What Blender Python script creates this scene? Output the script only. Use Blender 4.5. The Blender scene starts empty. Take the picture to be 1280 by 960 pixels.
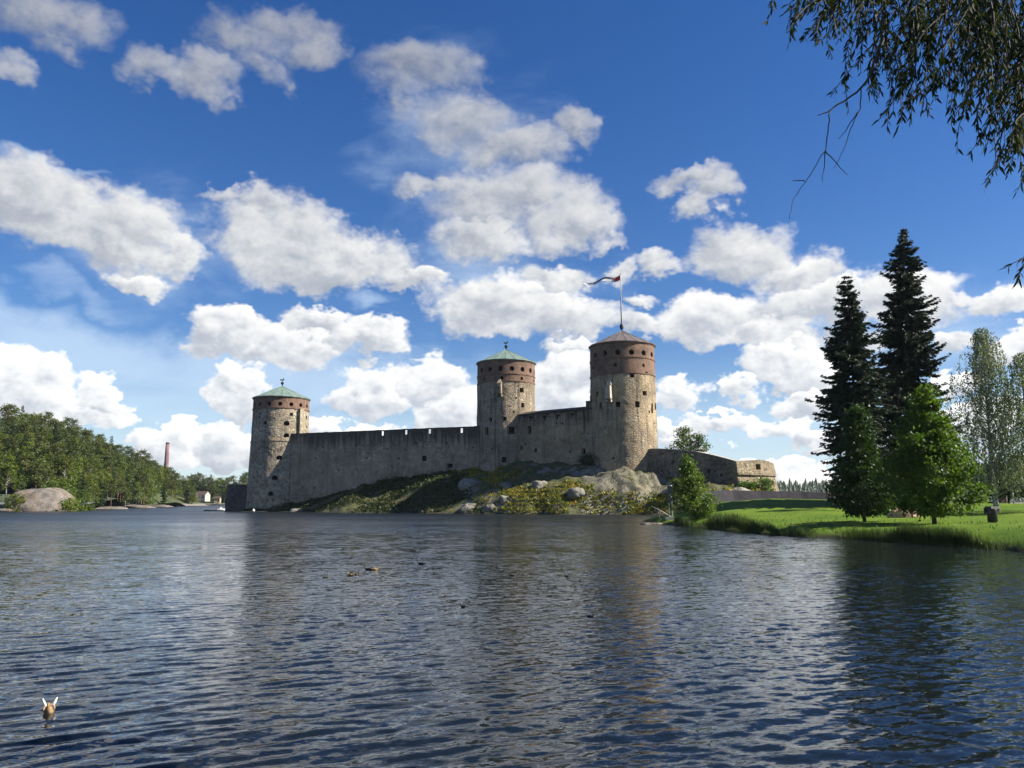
import bpy, bmesh, math, random
import numpy as np
from mathutils import Vector, Matrix

R = math.radians
PI = math.pi
random.seed(7)
rng = np.random.default_rng(11)
S = bpy.context.scene
COL = S.collection

# ------------------------------------------------------------------ camera
H = 2.5
F = 997.0
PITCH = math.atan(147.0 / F)
cam_d = bpy.data.cameras.new('camera')
cam_d.sensor_width = 36.0
cam_d.lens = 36.0 * F / 1280.0
cam_d.clip_start = 0.1
cam_d.clip_end = 30000
cam = bpy.data.objects.new('camera', cam_d)
cam.location = (0, 0, H)
cam.rotation_euler = (PI / 2 + PITCH, 0, 0)
COL.objects.link(cam)
S.camera = cam


def at(px, py, Y):
    """world point at distance Y along the view that the photo shows at px, py"""
    dx = (px - 640) / F
    dy = (480 - py) / F
    d = Vector((dx, math.cos(PITCH) - dy * math.sin(PITCH), math.sin(PITCH) + dy * math.cos(PITCH)))
    t = Y / d.y
    return Vector((d.x * t, Y, H + d.z * t))


def angles(px, py):
    p = at(px, py, 100.0)
    x, y, z = p.x, p.y, p.z - H
    return math.atan2(x, y), math.asin(z / math.sqrt(x * x + y * y + z * z))


# ------------------------------------------------------------------ render settings, light
S.render.engine = 'CYCLES'
S.view_settings.view_transform = 'Standard'
S.view_settings.look = 'None'
S.view_settings.gamma = 1.0
S.view_settings.exposure = 1.1
S.view_settings.use_curve_mapping = False
try:
    S.cycles.max_bounces = 6
    S.cycles.transparent_max_bounces = 6
    S.cycles.use_denoising = True
except Exception:
    pass

SUN_EL = R(39)
SUN_PHI = R(6)         # the sun stands to the right, a touch towards the viewer
sun_dir = Vector((math.cos(SUN_PHI) * math.cos(SUN_EL), -math.sin(SUN_PHI) * math.cos(SUN_EL), math.sin(SUN_EL)))
sl = bpy.data.lights.new('sun', 'SUN')
sl.energy = 5.0
sl.angle = R(0.5)
sl.color = (1.0, 0.93, 0.82)
so = bpy.data.objects.new('sun', sl)
so.rotation_euler = (-sun_dir).to_track_quat('-Z', 'Y').to_euler()
COL.objects.link(so)

# ------------------------------------------------------------------ world: sky and clouds
W = bpy.data.worlds.new('World')
S.world = W
W.use_nodes = True
try:
    W.cycles.sampling_method = 'MANUAL'
    W.cycles.sample_map_resolution = 512
except Exception:
    pass


class NT:
    """small wrapper to write node trees as expressions"""
    def __init__(self, tree):
        self.t = tree

    def n(self, kind, **kw):
        nd = self.t.nodes.new(kind)
        for k, v in kw.items():
            setattr(nd, k, v)
        return nd

    def put(self, sock, v):
        if v is None:
            return
        if hasattr(v, 'is_output') or isinstance(v, bpy.types.NodeSocket):
            self.t.links.new(v, sock)
        else:
            try:
                sock.default_value = v
            except Exception:
                sock.default_value = (v[0], v[1], v[2], 1.0)

    def m(self, op, a, b=None, c=None, clamp=False):
        nd = self.n('ShaderNodeMath', operation=op, use_clamp=clamp)
        self.put(nd.inputs[0], a)
        if b is not None:
            self.put(nd.inputs[1], b)
        if c is not None:
            self.put(nd.inputs[2], c)
        return nd.outputs[0]

    def v(self, op, a, b=None, c=None):
        nd = self.n('ShaderNodeVectorMath', operation=op)
        self.put(nd.inputs[0], a)
        if b is not None:
            self.put(nd.inputs[1], b)
        if c is not None:
            self.put(nd.inputs[2], c)
        return nd.outputs['Value'] if op in ('LENGTH', 'DOT_PRODUCT', 'DISTANCE') else nd.outputs['Vector']

    def scale(self, a, s):
        nd = self.n('ShaderNodeVectorMath', operation='SCALE')
        self.put(nd.inputs[0], a)
        self.put(nd.inputs['Scale'], s)
        return nd.outputs['Vector']

    def noise(self, vec, scale, detail=4, rough=0.55, col=False, dist=0.0, lac=2.0):
        nd = self.n('ShaderNodeTexNoise')
        self.put(nd.inputs['Vector'], vec)
        self.put(nd.inputs['Scale'], scale)
        nd.inputs['Detail'].default_value = detail
        nd.inputs['Roughness'].default_value = rough
        nd.inputs['Distortion'].default_value = dist
        nd.inputs['Lacunarity'].default_value = lac
        return nd.outputs['Color' if col else 0]

    def voronoi(self, vec, scale, feature='F1', out='Distance', rand=1.0, detail=0.0):
        nd = self.n('ShaderNodeTexVoronoi', feature=feature)
        self.put(nd.inputs['Vector'], vec)
        self.put(nd.inputs['Scale'], scale)
        nd.inputs['Randomness'].default_value = rand
        if 'Detail' in nd.inputs:
            nd.inputs['Detail'].default_value = detail
        return nd.outputs[out]

    def mapr(self, v, a, b, c=0.0, d=1.0, smooth=False):
        nd = self.n('ShaderNodeMapRange')
        if smooth:
            nd.interpolation_type = 'SMOOTHSTEP'
        self.put(nd.inputs[0], v)
        for i, x in enumerate((a, b, c, d)):
            self.put(nd.inputs[i + 1], x)
        return nd.outputs[0]

    def mix(self, f, a, b, kind='MIX'):
        nd = self.n('ShaderNodeMix', data_type='RGBA', blend_type=kind)
        self.put(nd.inputs[0], f)
        for s_, x in ((nd.inputs[6], a), (nd.inputs[7], b)):
            if isinstance(x, tuple):
                s_.default_value = (x[0], x[1], x[2], 1)
            else:
                self.put(s_, x)
        return nd.outputs[2]

    def ramp(self, f, stops):
        nd = self.n('ShaderNodeValToRGB')
        cr = nd.color_ramp
        while len(cr.elements) < len(stops):
            cr.elements.new(0.5)
        for e, (p, c) in zip(cr.elements, stops):
            e.position = p
            e.color = (c[0], c[1], c[2], 1)
        self.put(nd.inputs[0], f)
        return nd.outputs[0]

    def bump(self, h, strength=0.5, dist=0.1, normal=None, fw=None):
        nd = self.n('ShaderNodeBump')
        nd.inputs['Strength'].default_value = strength
        nd.inputs['Distance'].default_value = dist
        if fw is not None and 'Filter Width' in nd.inputs:
            nd.inputs['Filter Width'].default_value = fw
        self.put(nd.inputs['Height'], h)
        if normal is not None:
            self.put(nd.inputs['Normal'], normal)
        return nd.outputs[0]

    def sep(self, v):
        nd = self.n('ShaderNodeSeparateXYZ')
        self.put(nd.inputs[0], v)
        return nd.outputs

    def comb(self, x, y, z):
        nd = self.n('ShaderNodeCombineXYZ')
        for i, q in enumerate((x, y, z)):
            self.put(nd.inputs[i], q)
        return nd.outputs[0]


# cloud masses: centre and half sizes, read off the photograph, kept as azimuth / elevation
CL = [
    (55, 12, 120, 50, 1), (15, 84, 42, 26, 1),
    (205, 92, 50, 30, 1), (255, 104, 52, 34, 1), (305, 45, 74, 44, 1), (335, 90, 45, 32, .9), (388, 62, 38, 34, 1), (350, 25, 80, 30, .9),
    (530, 92, 84, 40, 1), (500, 125, 48, 34, .9), (590, 150, 70, 38, 1), (655, 182, 82, 34, 1), (728, 160, 36, 24, 1),
    (640, 250, 122, 52, 1), (598, 298, 68, 32, 1), (548, 240, 70, 20, 1), (715, 272, 66, 36, 1), (755, 296, 28, 12, .8),
    (855, 220, 56, 20, 1), (870, 258, 30, 18, .9), (890, 236, 36, 22, 1),
    (40, 245, 116, 58, 1.1), (140, 285, 100, 56, 1.1), (60, 285, 90, 42, 1), (215, 322, 44, 30, 1), (180, 348, 44, 14, .9),
    (350, 302, 84, 58, 1.1), (420, 330, 84, 42, 1.1), (510, 352, 56, 16, 1), (290, 252, 36, 16, .9), (340, 262, 44, 22, 1),
    (625, 385, 104, 44, 1.1), (705, 398, 96, 34, 1), (800, 408, 70, 24, 1), (710, 438, 60, 12, .8),
    (703, 343, 46, 22, .95), (765, 336, 24, 14, .8), (828, 326, 48, 18, .85), (800, 366, 34, 12, .8),
    (925, 306, 66, 38, 1.05), (985, 334, 66, 32, 1), (885, 398, 82, 34, 1.05), (1010, 385, 104, 42, 1.1), (950, 420, 90, 24, 1), (1120, 380, 90, 40, 1),
    (285, 412, 52, 36, 1.15), (350, 438, 74, 30, 1.05), (450, 425, 62, 24, 1.05), (392, 408, 38, 24, 1.05),
    (30, 490, 78, 54, 1.15), (124, 494, 34, 34, 1.1), (78, 520, 90, 26, 1), (290, 486, 38, 30, 1.1), (462, 490, 48, 34, 1.1), (540, 478, 56, 30, 1.1),
    (570, 512, 66, 36, 1), (700, 480, 56, 42, 1.05), (222, 556, 46, 36, 1.1), (284, 552, 44, 34, 1.1), (330, 560, 50, 26, 1), (430, 540, 90, 14, .8),
    (985, 458, 62, 30, 1.05), (1010, 502, 56, 22, 1.0), (925, 492, 40, 18, .9), (900, 535, 60, 16, .85), (845, 500, 42, 24, .9), (975, 535, 50, 15, .9), (1020, 552, 50, 14, .9), (870, 565, 60, 13, .75), (960, 580, 80, 14, .85), (835, 545, 26, 16, .7),
    (1200, 427, 28, 18, .95), (1262, 382, 48, 24, .95), (1208, 374, 46, 12, .75), (1200, 488, 30, 18, .9), (1210, 535, 60, 26, .95), (1280, 450, 60, 26, .9),
]
VEIL = [(130, 438, 300, 44, 1), (330, 480, 330, 50, 1), (180, 500, 320, 60, .9), (480, 545, 340, 44, 1), (960, 560, 330, 60, 1), (640, 340, 150, 40, .55),
        (480, 205, 50, 26, .35), (60, 190, 60, 8, .6), (170, 300, 160, 70, .5), (100, 368, 70, 14, .6), (1130, 420, 160, 80, .7), (455, 388, 30, 12, .8), (600, 215, 110, 120, .35), (0, 390, 60, 12, .6)]


def blob_boxes(blobs):
    r_ = []
    for (cx, cy, rx, ry, w) in blobs:
        a, e = angles(cx, cy)
        a1, _ = angles(cx - rx, cy)
        a2, _ = angles(cx + rx, cy)
        _, e1 = angles(cx, cy + ry)
        _, e2 = angles(cx, cy - ry)
        r_.append((a, e, (a2 - a1) / 2, (e2 - e1) / 2, w))
    return r_


def blob_field(N, P, boxes, win, light=False):
    """smooth union of the masses that reach into the window; second value: how far up and sunward in its mass"""
    acc = None
    lit = None
    for (a, e, ra, re, w) in boxes:
        m = 0.05
        if a + 1.6 * ra + m < win[0] or a - 1.6 * ra - m > win[1] or e + 1.6 * re + m < win[2] or e - 1.6 * re - m > win[3]:
            continue
        q = N.v('MULTIPLY_ADD', P, (1 / ra, 1 / re, 0), (-a / ra, -e / re, 0))
        d = N.v('DOT_PRODUCT', q, q)
        f = N.m('MULTIPLY_ADD', d, -0.62 * w, w)
        if acc is None:
            acc = f
            if light:
                lit = N.v('DOT_PRODUCT', q, (0.35, 0.9, 0))
        else:
            if light:
                ln = N.v('DOT_PRODUCT', q, (0.35, 0.9, 0))
                k = N.m('MULTIPLY_ADD', N.m('SUBTRACT', f, acc), 3.0, 0.5, clamp=True)
                lit = N.m('MULTIPLY_ADD', k, N.m('SUBTRACT', ln, lit), lit)
            acc = N.m('SMOOTH_MAX', acc, f, 0.2)
    return acc, lit


SKYK = 0.057


def build_world():
    N = NT(W.node_tree)
    W.node_tree.nodes.clear()
    out = N.n('ShaderNodeOutputWorld')
    sky = N.n('ShaderNodeTexSky', sky_type='NISHITA')
    sky.sun_disc = False
    sky.sun_elevation = SUN_EL
    sky.sun_rotation = R(90) + SUN_PHI
    sky.altitude = 100
    sky.air_density = 1.0
    sky.dust_density = 0.1
    sky.ozone_density = 3.0
    tc = N.n('ShaderNodeTexCoord')
    D = N.v('NORMALIZE', tc.outputs['Generated'])
    x, y, z = N.sep(D)
    az = N.m('ARCTAN2', x, y)
    el = N.m('ARCSINE', z)
    P = N.comb(az, el, 0.0)
    Dn = N.v('MULTIPLY', D, (1, 1, 1.35))
    w1 = N.v('SUBTRACT', N.noise(Dn, 7.0, 2, 0.6, col=True), (0.5, 0.5, 0.5))
    w2 = N.v('SUBTRACT', N.noise(Dn, 24.0, 3, 0.65, col=True), (0.5, 0.5, 0.5))
    Pw = N.v('ADD', P, N.v('ADD', N.scale(w1, 0.08), N.scale(w2, 0.06)))
    Pv = N.v('ADD', P, N.v('ADD', N.scale(w1, 0.14), N.scale(w2, 0.04)))
    hs = N.n('ShaderNodeHueSaturation')
    hs.inputs['Saturation'].default_value = 1.33
    hs.inputs['Hue'].default_value = 0.513
    N.put(hs.inputs['Color'], sky.outputs[0])
    skyc = hs.outputs[0]
    side = N.mapr(N.m('ABSOLUTE', az), 0.62, 0.85, 0, 1, True)
    high = N.mapr(el, 0.60, 0.75, 0, 1, True)
    outside = N.m('MAXIMUM', side, high)
    other = N.mapr(N.noise(Dn, 2.6, 3, 0.5), 0.42, 0.70, -0.4, 0.9)
    f_out = N.m('MULTIPLY_ADD', outside, N.m('ADD', other, 2.0), -2.0)

    def puffs(Dv):
        a = N.noise(Dv, 15.0, 7, 0.62, dist=0.15)
        b = N.voronoi(N.v('ADD', Dv, N.scale(w2, 0.06)), 26.0, 'F1', detail=1.0)
        b = N.m('SUBTRACT', 0.5, b)
        low = N.mapr(el, 0.05, 0.35, 0.50, 0.22)
        return N.m('ADD', N.m('MULTIPLY', N.m('SUBTRACT', a, 0.5), 1.9), N.m('MULTIPLY', b, low))
    n0 = puffs(Dn)
    n1 = puffs(N.v('ADD', Dn, (0.009, 0.003, 0.014)))
    g2 = N.m('MULTIPLY', N.m('SUBTRACT', n0, n1), 0.55)
    # cloud bodies are woollier low in the sky, thin and frayed overhead
    soft = N.mapr(el, 0.04, 0.5, 0.15, 0.90)
    alpha_hi = N.mapr(el, 0.28, 0.58, 0.97, 0.66)
    dim = N.mapr(el, 0.12, 0.60, 1.02, 0.46)
    nv = N.noise(N.v('MULTIPLY', D, (1, 1, 2.4)), 6.0, 7, 0.62, dist=0.4)
    hz = N.mapr(el, 0.0, 0.20, 0.62, 0.0, True)
    veilc = (0.33 / SKYK, 0.41 / SKYK, 0.50 / SKYK)

    def new_group(name, ins, outs):
        g = bpy.data.node_groups.new(name, 'ShaderNodeTree')
        for i_, kind in ins:
            g.interface.new_socket(i_, in_out='INPUT', socket_type=kind)
        for o_, kind in outs:
            g.interface.new_socket(o_, in_out='OUTPUT', socket_type=kind)
        G_ = NT(g)
        return g, G_, G_.n('NodeGroupInput').outputs, G_.n('NodeGroupOutput').inputs

    FL, CO, VE = 'NodeSocketFloat', 'NodeSocketColor', 'NodeSocketVector'
    g_sky, Gs, gi, go = new_group('sky_part', [(k, FL) for k in ('f0', 'lt', 'fv', 'n0', 'g2', 'nv', 'soft', 'alpha_hi', 'dim', 'hz')] + [('sky', CO)], [('color', CO)])
    d0 = Gs.m('ADD', gi['f0'], Gs.m('MULTIPLY', gi['n0'], 0.68))
    alpha = Gs.m('MULTIPLY', Gs.mapr(d0, 0.20, Gs.m('ADD', 0.20, gi['soft']), 0, 1, True), gi['alpha_hi'])
    va = Gs.mapr(Gs.m('ADD', gi['fv'], Gs.m('MULTIPLY_ADD', gi['nv'], 1.6, -0.8)), 0.0, 1.1, 0, 0.62, True)
    va = Gs.m('MAXIMUM', va, gi['hz'])
    thick = Gs.mapr(d0, 0.3, 1.3, 0.13, -0.12)
    lit = Gs.m('ADD', gi['g2'], Gs.m('ADD', thick, 0.52))
    lit = Gs.m('MULTIPLY_ADD', Gs.m('MINIMUM', Gs.m('MAXIMUM', gi['lt'], -1.3), 1.3), 0.34, lit)
    cc = Gs.ramp(lit, [(0.0, (0.31, 0.35, 0.42)), (0.3, (0.45, 0.48, 0.53)), (0.55, (0.70, 0.71, 0.72)), (1.0, (1.02, 1.0, 0.96))])
    cc = Gs.scale(cc, Gs.m('MULTIPLY', gi['dim'], 0.63 / SKYK))
    c = Gs.mix(va, gi['sky'], veilc)
    c = Gs.mix(alpha, c, cc)
    Gs.put(go[0], c)
    shared = {'n0': n0, 'g2': g2, 'nv': nv, 'soft': soft, 'alpha_hi': alpha_hi, 'dim': dim, 'hz': hz, 'sky': skyc}

    def sky_part(f0, lt, fv):
        nd = N.n('ShaderNodeGroup', node_tree=g_sky)
        for k, v_ in shared.items():
            N.put(nd.inputs[k], v_)
        N.put(nd.inputs['f0'], f0)
        N.put(nd.inputs['lt'], 0.0 if lt is None else lt)
        N.put(nd.inputs['fv'], -5.0 if fv is None else fv)
        bg = N.n('ShaderNodeBackground')
        N.put(bg.inputs['Color'], nd.outputs[0])
        bg.inputs['Strength'].default_value = SKYK
        return bg.outputs[0]

    BC, BV = blob_boxes(CL), blob_boxes(VEIL)

    def front(win):
        g, Gf, gi, go = new_group('cloud_masses', [('Pw', VE), ('Pv', VE), ('f_out', FL)], [('f', FL), ('lt', FL), ('v', FL)])
        f, lt = blob_field(Gf, gi['Pw'], BC, win, True)
        v_, _ = blob_field(Gf, gi['Pv'], BV, win)
        Gf.put(go['f'], Gf.m('MAXIMUM', f, gi['f_out']) if f is not None else gi['f_out'])
        Gf.put(go['lt'], 0.0 if lt is None else lt)
        Gf.put(go['v'], -5.0 if v_ is None else v_)
        nd = N.n('ShaderNodeGroup', node_tree=g)
        for k, q in (('Pw', Pw), ('Pv', Pv), ('f_out', f_out)):
            N.put(nd.inputs[k], q)
        return sky_part(nd.outputs['f'], nd.outputs['lt'], nd.outputs['v'])

    def switch(val, edge, lo, hi):
        ms = N.n('ShaderNodeMixShader')
        N.put(ms.inputs[0], N.m('GREATER_THAN', val, edge))
        N.t.links.new(lo, ms.inputs[1])
        N.t.links.new(hi, ms.inputs[2])
        return ms.outputs[0]
    AZ = [-0.95, -0.36, -0.14, 0.06, 0.22, 0.40, 0.95]
    EL = [-0.1, 0.12, 0.27, 0.78]

    def column(i):
        p = [front((AZ[i], AZ[i + 1], EL[j], EL[j + 1])) for j in range(3)]
        return switch(el, EL[1], p[0], switch(el, EL[2], p[1], p[2]))
    c = [column(i) for i in range(6)]
    L = switch(az, AZ[1], c[0], switch(az, AZ[2], c[1], c[2]))
    Rr = switch(az, AZ[4], c[3], switch(az, AZ[5], c[4], c[5]))
    fr_ = switch(az, AZ[3], L, Rr)
    rest = sky_part(f_out, None, None)
    inside = N.m('MULTIPLY', N.m('LESS_THAN', N.m('ABSOLUTE', az), 0.95), N.m('LESS_THAN', el, 0.78))
    ms = switch(inside, 0.5, rest, fr_)
    W.node_tree.links.new(ms, out.inputs[0])


build_world()

# ------------------------------------------------------------------ helpers: numbers


def _hash(ix, iy, iz, seed):
    h = (ix.astype(np.int64) * 374761393 + iy.astype(np.int64) * 668265263 + iz.astype(np.int64) * 2147483647 + seed * 974634777) & 0xffffffff
    h = ((h ^ (h >> 13)) * 1274126177) & 0xffffffff
    h = (h ^ (h >> 16)) & 0xffffffff
    return h / 4294967295.0


def vnoise(x, y, z=None, seed=0):
    x = np.asarray(x, float)
    y = np.asarray(y, float)
    z = np.zeros_like(x) if z is None else np.asarray(z, float)
    ix, iy, iz = np.floor(x), np.floor(y), np.floor(z)
    fx, fy, fz = x - ix, y - iy, z - iz
    fx, fy, fz = [t * t * (3 - 2 * t) for t in (fx, fy, fz)]
    r = 0
    for a in (0, 1):
        for b in (0, 1):
            for c in (0, 1):
                wgt = (fx if a else 1 - fx) * (fy if b else 1 - fy) * (fz if c else 1 - fz)
                r = r + wgt * _hash(ix + a, iy + b, iz + c, seed)
    return r - 0.5


def fbm(x, y, z=None, seed=0, octv=4, gain=0.5):
    r = 0
    a = 1.0
    s = 1.0
    x = np.asarray(x, float)
    y = np.asarray(y, float)
    for k in range(octv):
        r = r + a * vnoise(x * s + 17.3 * k, y * s - 9.1 * k, None if z is None else np.asarray(z) * s, seed + k)
        a *= gain
        s *= 2.03
    return r


def mesh_obj(name, V, Fc, mat=None, parent=None, smooth=False, loc=None):
    me = bpy.data.meshes.new(name)
    if isinstance(Fc, np.ndarray):
        V = np.asarray(V, dtype=np.float32).reshape(-1, 3)
        nf, k = Fc.shape
        me.vertices.add(len(V))
        me.vertices.foreach_set('co', V.ravel())
        me.loops.add(nf * k)
        me.loops.foreach_set('vertex_index', Fc.astype(np.int32).ravel())
        me.polygons.add(nf)
        me.polygons.foreach_set('loop_start', np.arange(0, nf * k, k, dtype=np.int32))
        me.polygons.foreach_set('loop_total', np.full(nf, k, dtype=np.int32))
        me.update(calc_edges=True)
    else:
        me.from_pydata([tuple(v) for v in V], [], Fc)
        me.update()
    if smooth:
        me.polygons.foreach_set('use_smooth', np.ones(len(me.polygons), dtype=bool))
    if mat is not None:
        me.materials.append(mat)
    o = bpy.data.objects.new(name, me)
    COL.objects.link(o)
    if parent is not None:
        o.parent = parent
    if loc is not None:
        o.location = loc
    return o


def thing(name, label, cat, loc=(0, 0, 0), rotz=0.0, group=None):
    o = bpy.data.objects.new(name, None)
    COL.objects.link(o)
    o.location = loc
    o.rotation_euler = (0, 0, rotz)
    o.empty_display_size = 0.2
    o['label'] = label
    o['category'] = cat
    if group:
        o['group'] = group
    return o


def tag(o, label, cat, group=None):
    o['label'] = label
    o['category'] = cat
    if group:
        o['group'] = group
    return o


def structure(o, kind='structure'):
    o['kind'] = kind
    return o


def dup(root, loc, rotz, scale=1.0, label=None, group=None):
    r = root.copy()
    COL.objects.link(r)
    r.location = loc
    r.rotation_euler = (0, 0, rotz)
    r.scale = (scale, scale, scale) if isinstance(scale, (int, float)) else scale
    if label:
        r['label'] = label
    if group:
        r['group'] = group
    for ch in list(root.children):
        c = ch.copy()
        COL.objects.link(c)
        c.parent = r
        for g in list(ch.children):
            d = g.copy()
            COL.objects.link(d)
            d.parent = c
    return r


class MB:
    """collects shapes, builds them as one mesh"""
    def __init__(self):
        self.V = []
        self.F = []

    def add(self, V, Fc):
        b = len(self.V)
        self.V += [tuple(v) for v in V]
        self.F += [tuple(i + b for i in f) for f in Fc]
        return self

    def box(self, c, s, rz=0.0, top=None):
        cx, cy, cz = c
        sx, sy, sz = s[0] / 2, s[1] / 2, s[2] / 2
        t = top or (1.0, 1.0)
        P = []
        for zz, kx, ky in ((-sz, 1, 1), (sz, t[0], t[1])):
            for a, b in ((-1, -1), (1, -1), (1, 1), (-1, 1)):
                x, y = a * sx * kx, b * sy * ky
                P.append((cx + x * math.cos(rz) - y * math.sin(rz), cy + x * math.sin(rz) + y * math.cos(rz), cz + zz))
        return self.add(P, [(3, 2, 1, 0), (4, 5, 6, 7), (0, 1, 5, 4), (1, 2, 6, 5), (2, 3, 7, 6), (3, 0, 4, 7)])

    def tube(self, pts, rad, n=8, cap=True):
        pts = [Vector(p) for p in pts]
        rad = rad if isinstance(rad, (list, tuple)) else [rad] * len(pts)
        V, Fc = [], []
        for i, p in enumerate(pts):
            d = (pts[min(i + 1, len(pts) - 1)] - pts[max(i - 1, 0)])
            if d.length < 1e-9:
                d = Vector((0, 0, 1))
            d.normalize()
            u = d.cross(Vector((0, 0, 1)))
            if u.length < 0.05:
                u = d.cross(Vector((1, 0, 0)))
            u.normalize()
            w = d.cross(u)
            for k in range(n):
                a = 2 * PI * k / n
                V.append(p + (u * math.cos(a) + w * math.sin(a)) * rad[i])
        for i in range(len(pts) - 1):
            for k in range(n):
                a, b = i * n + k, i * n + (k + 1) % n
                Fc.append((a, b, b + n, a + n))
        if cap:
            Fc.append(tuple(range(n - 1, -1, -1)))
            Fc.append(tuple((len(pts) - 1) * n + k for k in range(n)))
        return self.add(V, Fc)

    def lathe(self, prof, n=32, c=(0, 0, 0), close=True):
        """prof: list of (r, z) from bottom to top"""
        V, Fc = [], []
        for (r, z) in prof:
            for k in range(n):
                a = 2 * PI * k / n
                V.append((c[0] + r * math.cos(a), c[1] + r * math.sin(a), c[2] + z))
        for i in range(len(prof) - 1):
            for k in range(n):
                a, b = i * n + k, i * n + (k + 1) % n
                Fc.append((a, b, b + n, a + n))
        if close:
            Fc.append(tuple(range(n - 1, -1, -1)))
            Fc.append(tuple((len(prof) - 1) * n + k for k in range(n)))
        return self.add(V, Fc)

    def ball(self, c, r, n=12, m=8, sq=(1, 1, 1)):
        prof = []
        V, Fc = [], []
        for i in range(m + 1):
            th = PI * i / m - PI / 2
            for k in range(n):
                a = 2 * PI * k / n
                rr = max(1e-3, math.cos(th))
                V.append((c[0] + r * sq[0] * rr * math.cos(a), c[1] + r * sq[1] * rr * math.sin(a), c[2] + r * sq[2] * math.sin(th)))
        for i in range(m):
            for k in range(n):
                a, b = i * n + k, i * n + (k + 1) % n
                Fc.append((a, b, b + n, a + n))
        return self.add(V, Fc)

    def build(self, name, mat, parent=None, smooth=False, loc=None):
        return mesh_obj(name, self.V, self.F, mat, parent, smooth, loc)


def carve(obj, cutter_mb):
    """real holes: cut the shapes out of the mesh and keep the result as plain mesh"""
    c = cutter_mb.build('cutter', None)
    c.parent = None
    c.matrix_world = obj.matrix_world if obj.parent is None else Matrix.Identity(4)
    par = obj.parent
    obj.parent = None
    md = obj.modifiers.new('cut', 'BOOLEAN')
    md.operation = 'DIFFERENCE'
    md.object = c
    md.solver = 'EXACT'
    md.use_self = True
    bpy.context.view_layer.update()
    dg = bpy.context.evaluated_depsgraph_get()
    me = bpy.data.meshes.new_from_object(obj.evaluated_get(dg))
    obj.modifiers.clear()
    if len(me.vertices) > 8:
        obj.data = me
        me.name = obj.name
    obj.parent = par
    cd = c.data
    bpy.data.objects.remove(c)
    bpy.data.meshes.remove(cd)
    return obj


# ------------------------------------------------------------------ materials
MATS = {}


def material(name):
    m = bpy.data.materials.new(name)
    m.use_nodes = True
    m.node_tree.nodes.clear()
    N = NT(m.node_tree)
    out = N.n('ShaderNodeOutputMaterial')
    bs = N.n('ShaderNodeBsdfPrincipled')
    m.node_tree.links.new(bs.outputs[0], out.inputs[0])
    N.bs = bs
    N.out = out
    tc = N.n('ShaderNodeTexCoord')
    N.obj = tc.outputs['Object']
    ge = N.n('ShaderNodeNewGeometry')
    N.pos = ge.outputs['Position']
    N.nrm = ge.outputs['Normal']
    MATS[name] = m
    return m, N


def simple(name, col, rough=0.7, metal=0.0, var=0.25, scale=3.0, bump=0.0):
    m, N = material(name)
    n = N.noise(N.obj, scale, 4)
    c = N.mix(N.mapr(n, 0.3, 0.7, 0, 1), tuple(c * (1 - var) for c in col), tuple(min(1, c * (1 + var)) for c in col))
    N.put(N.bs.inputs['Base Color'], c)
    N.bs.inputs['Roughness'].default_value = rough
    N.bs.inputs['Metallic'].default_value = metal
    if rough >= 0.8:
        N.bs.inputs['Specular IOR Level'].default_value = 0.15
    if bump:
        N.put(N.bs.inputs['Normal'], N.bump(n, bump, 0.05))
    return m


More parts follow.
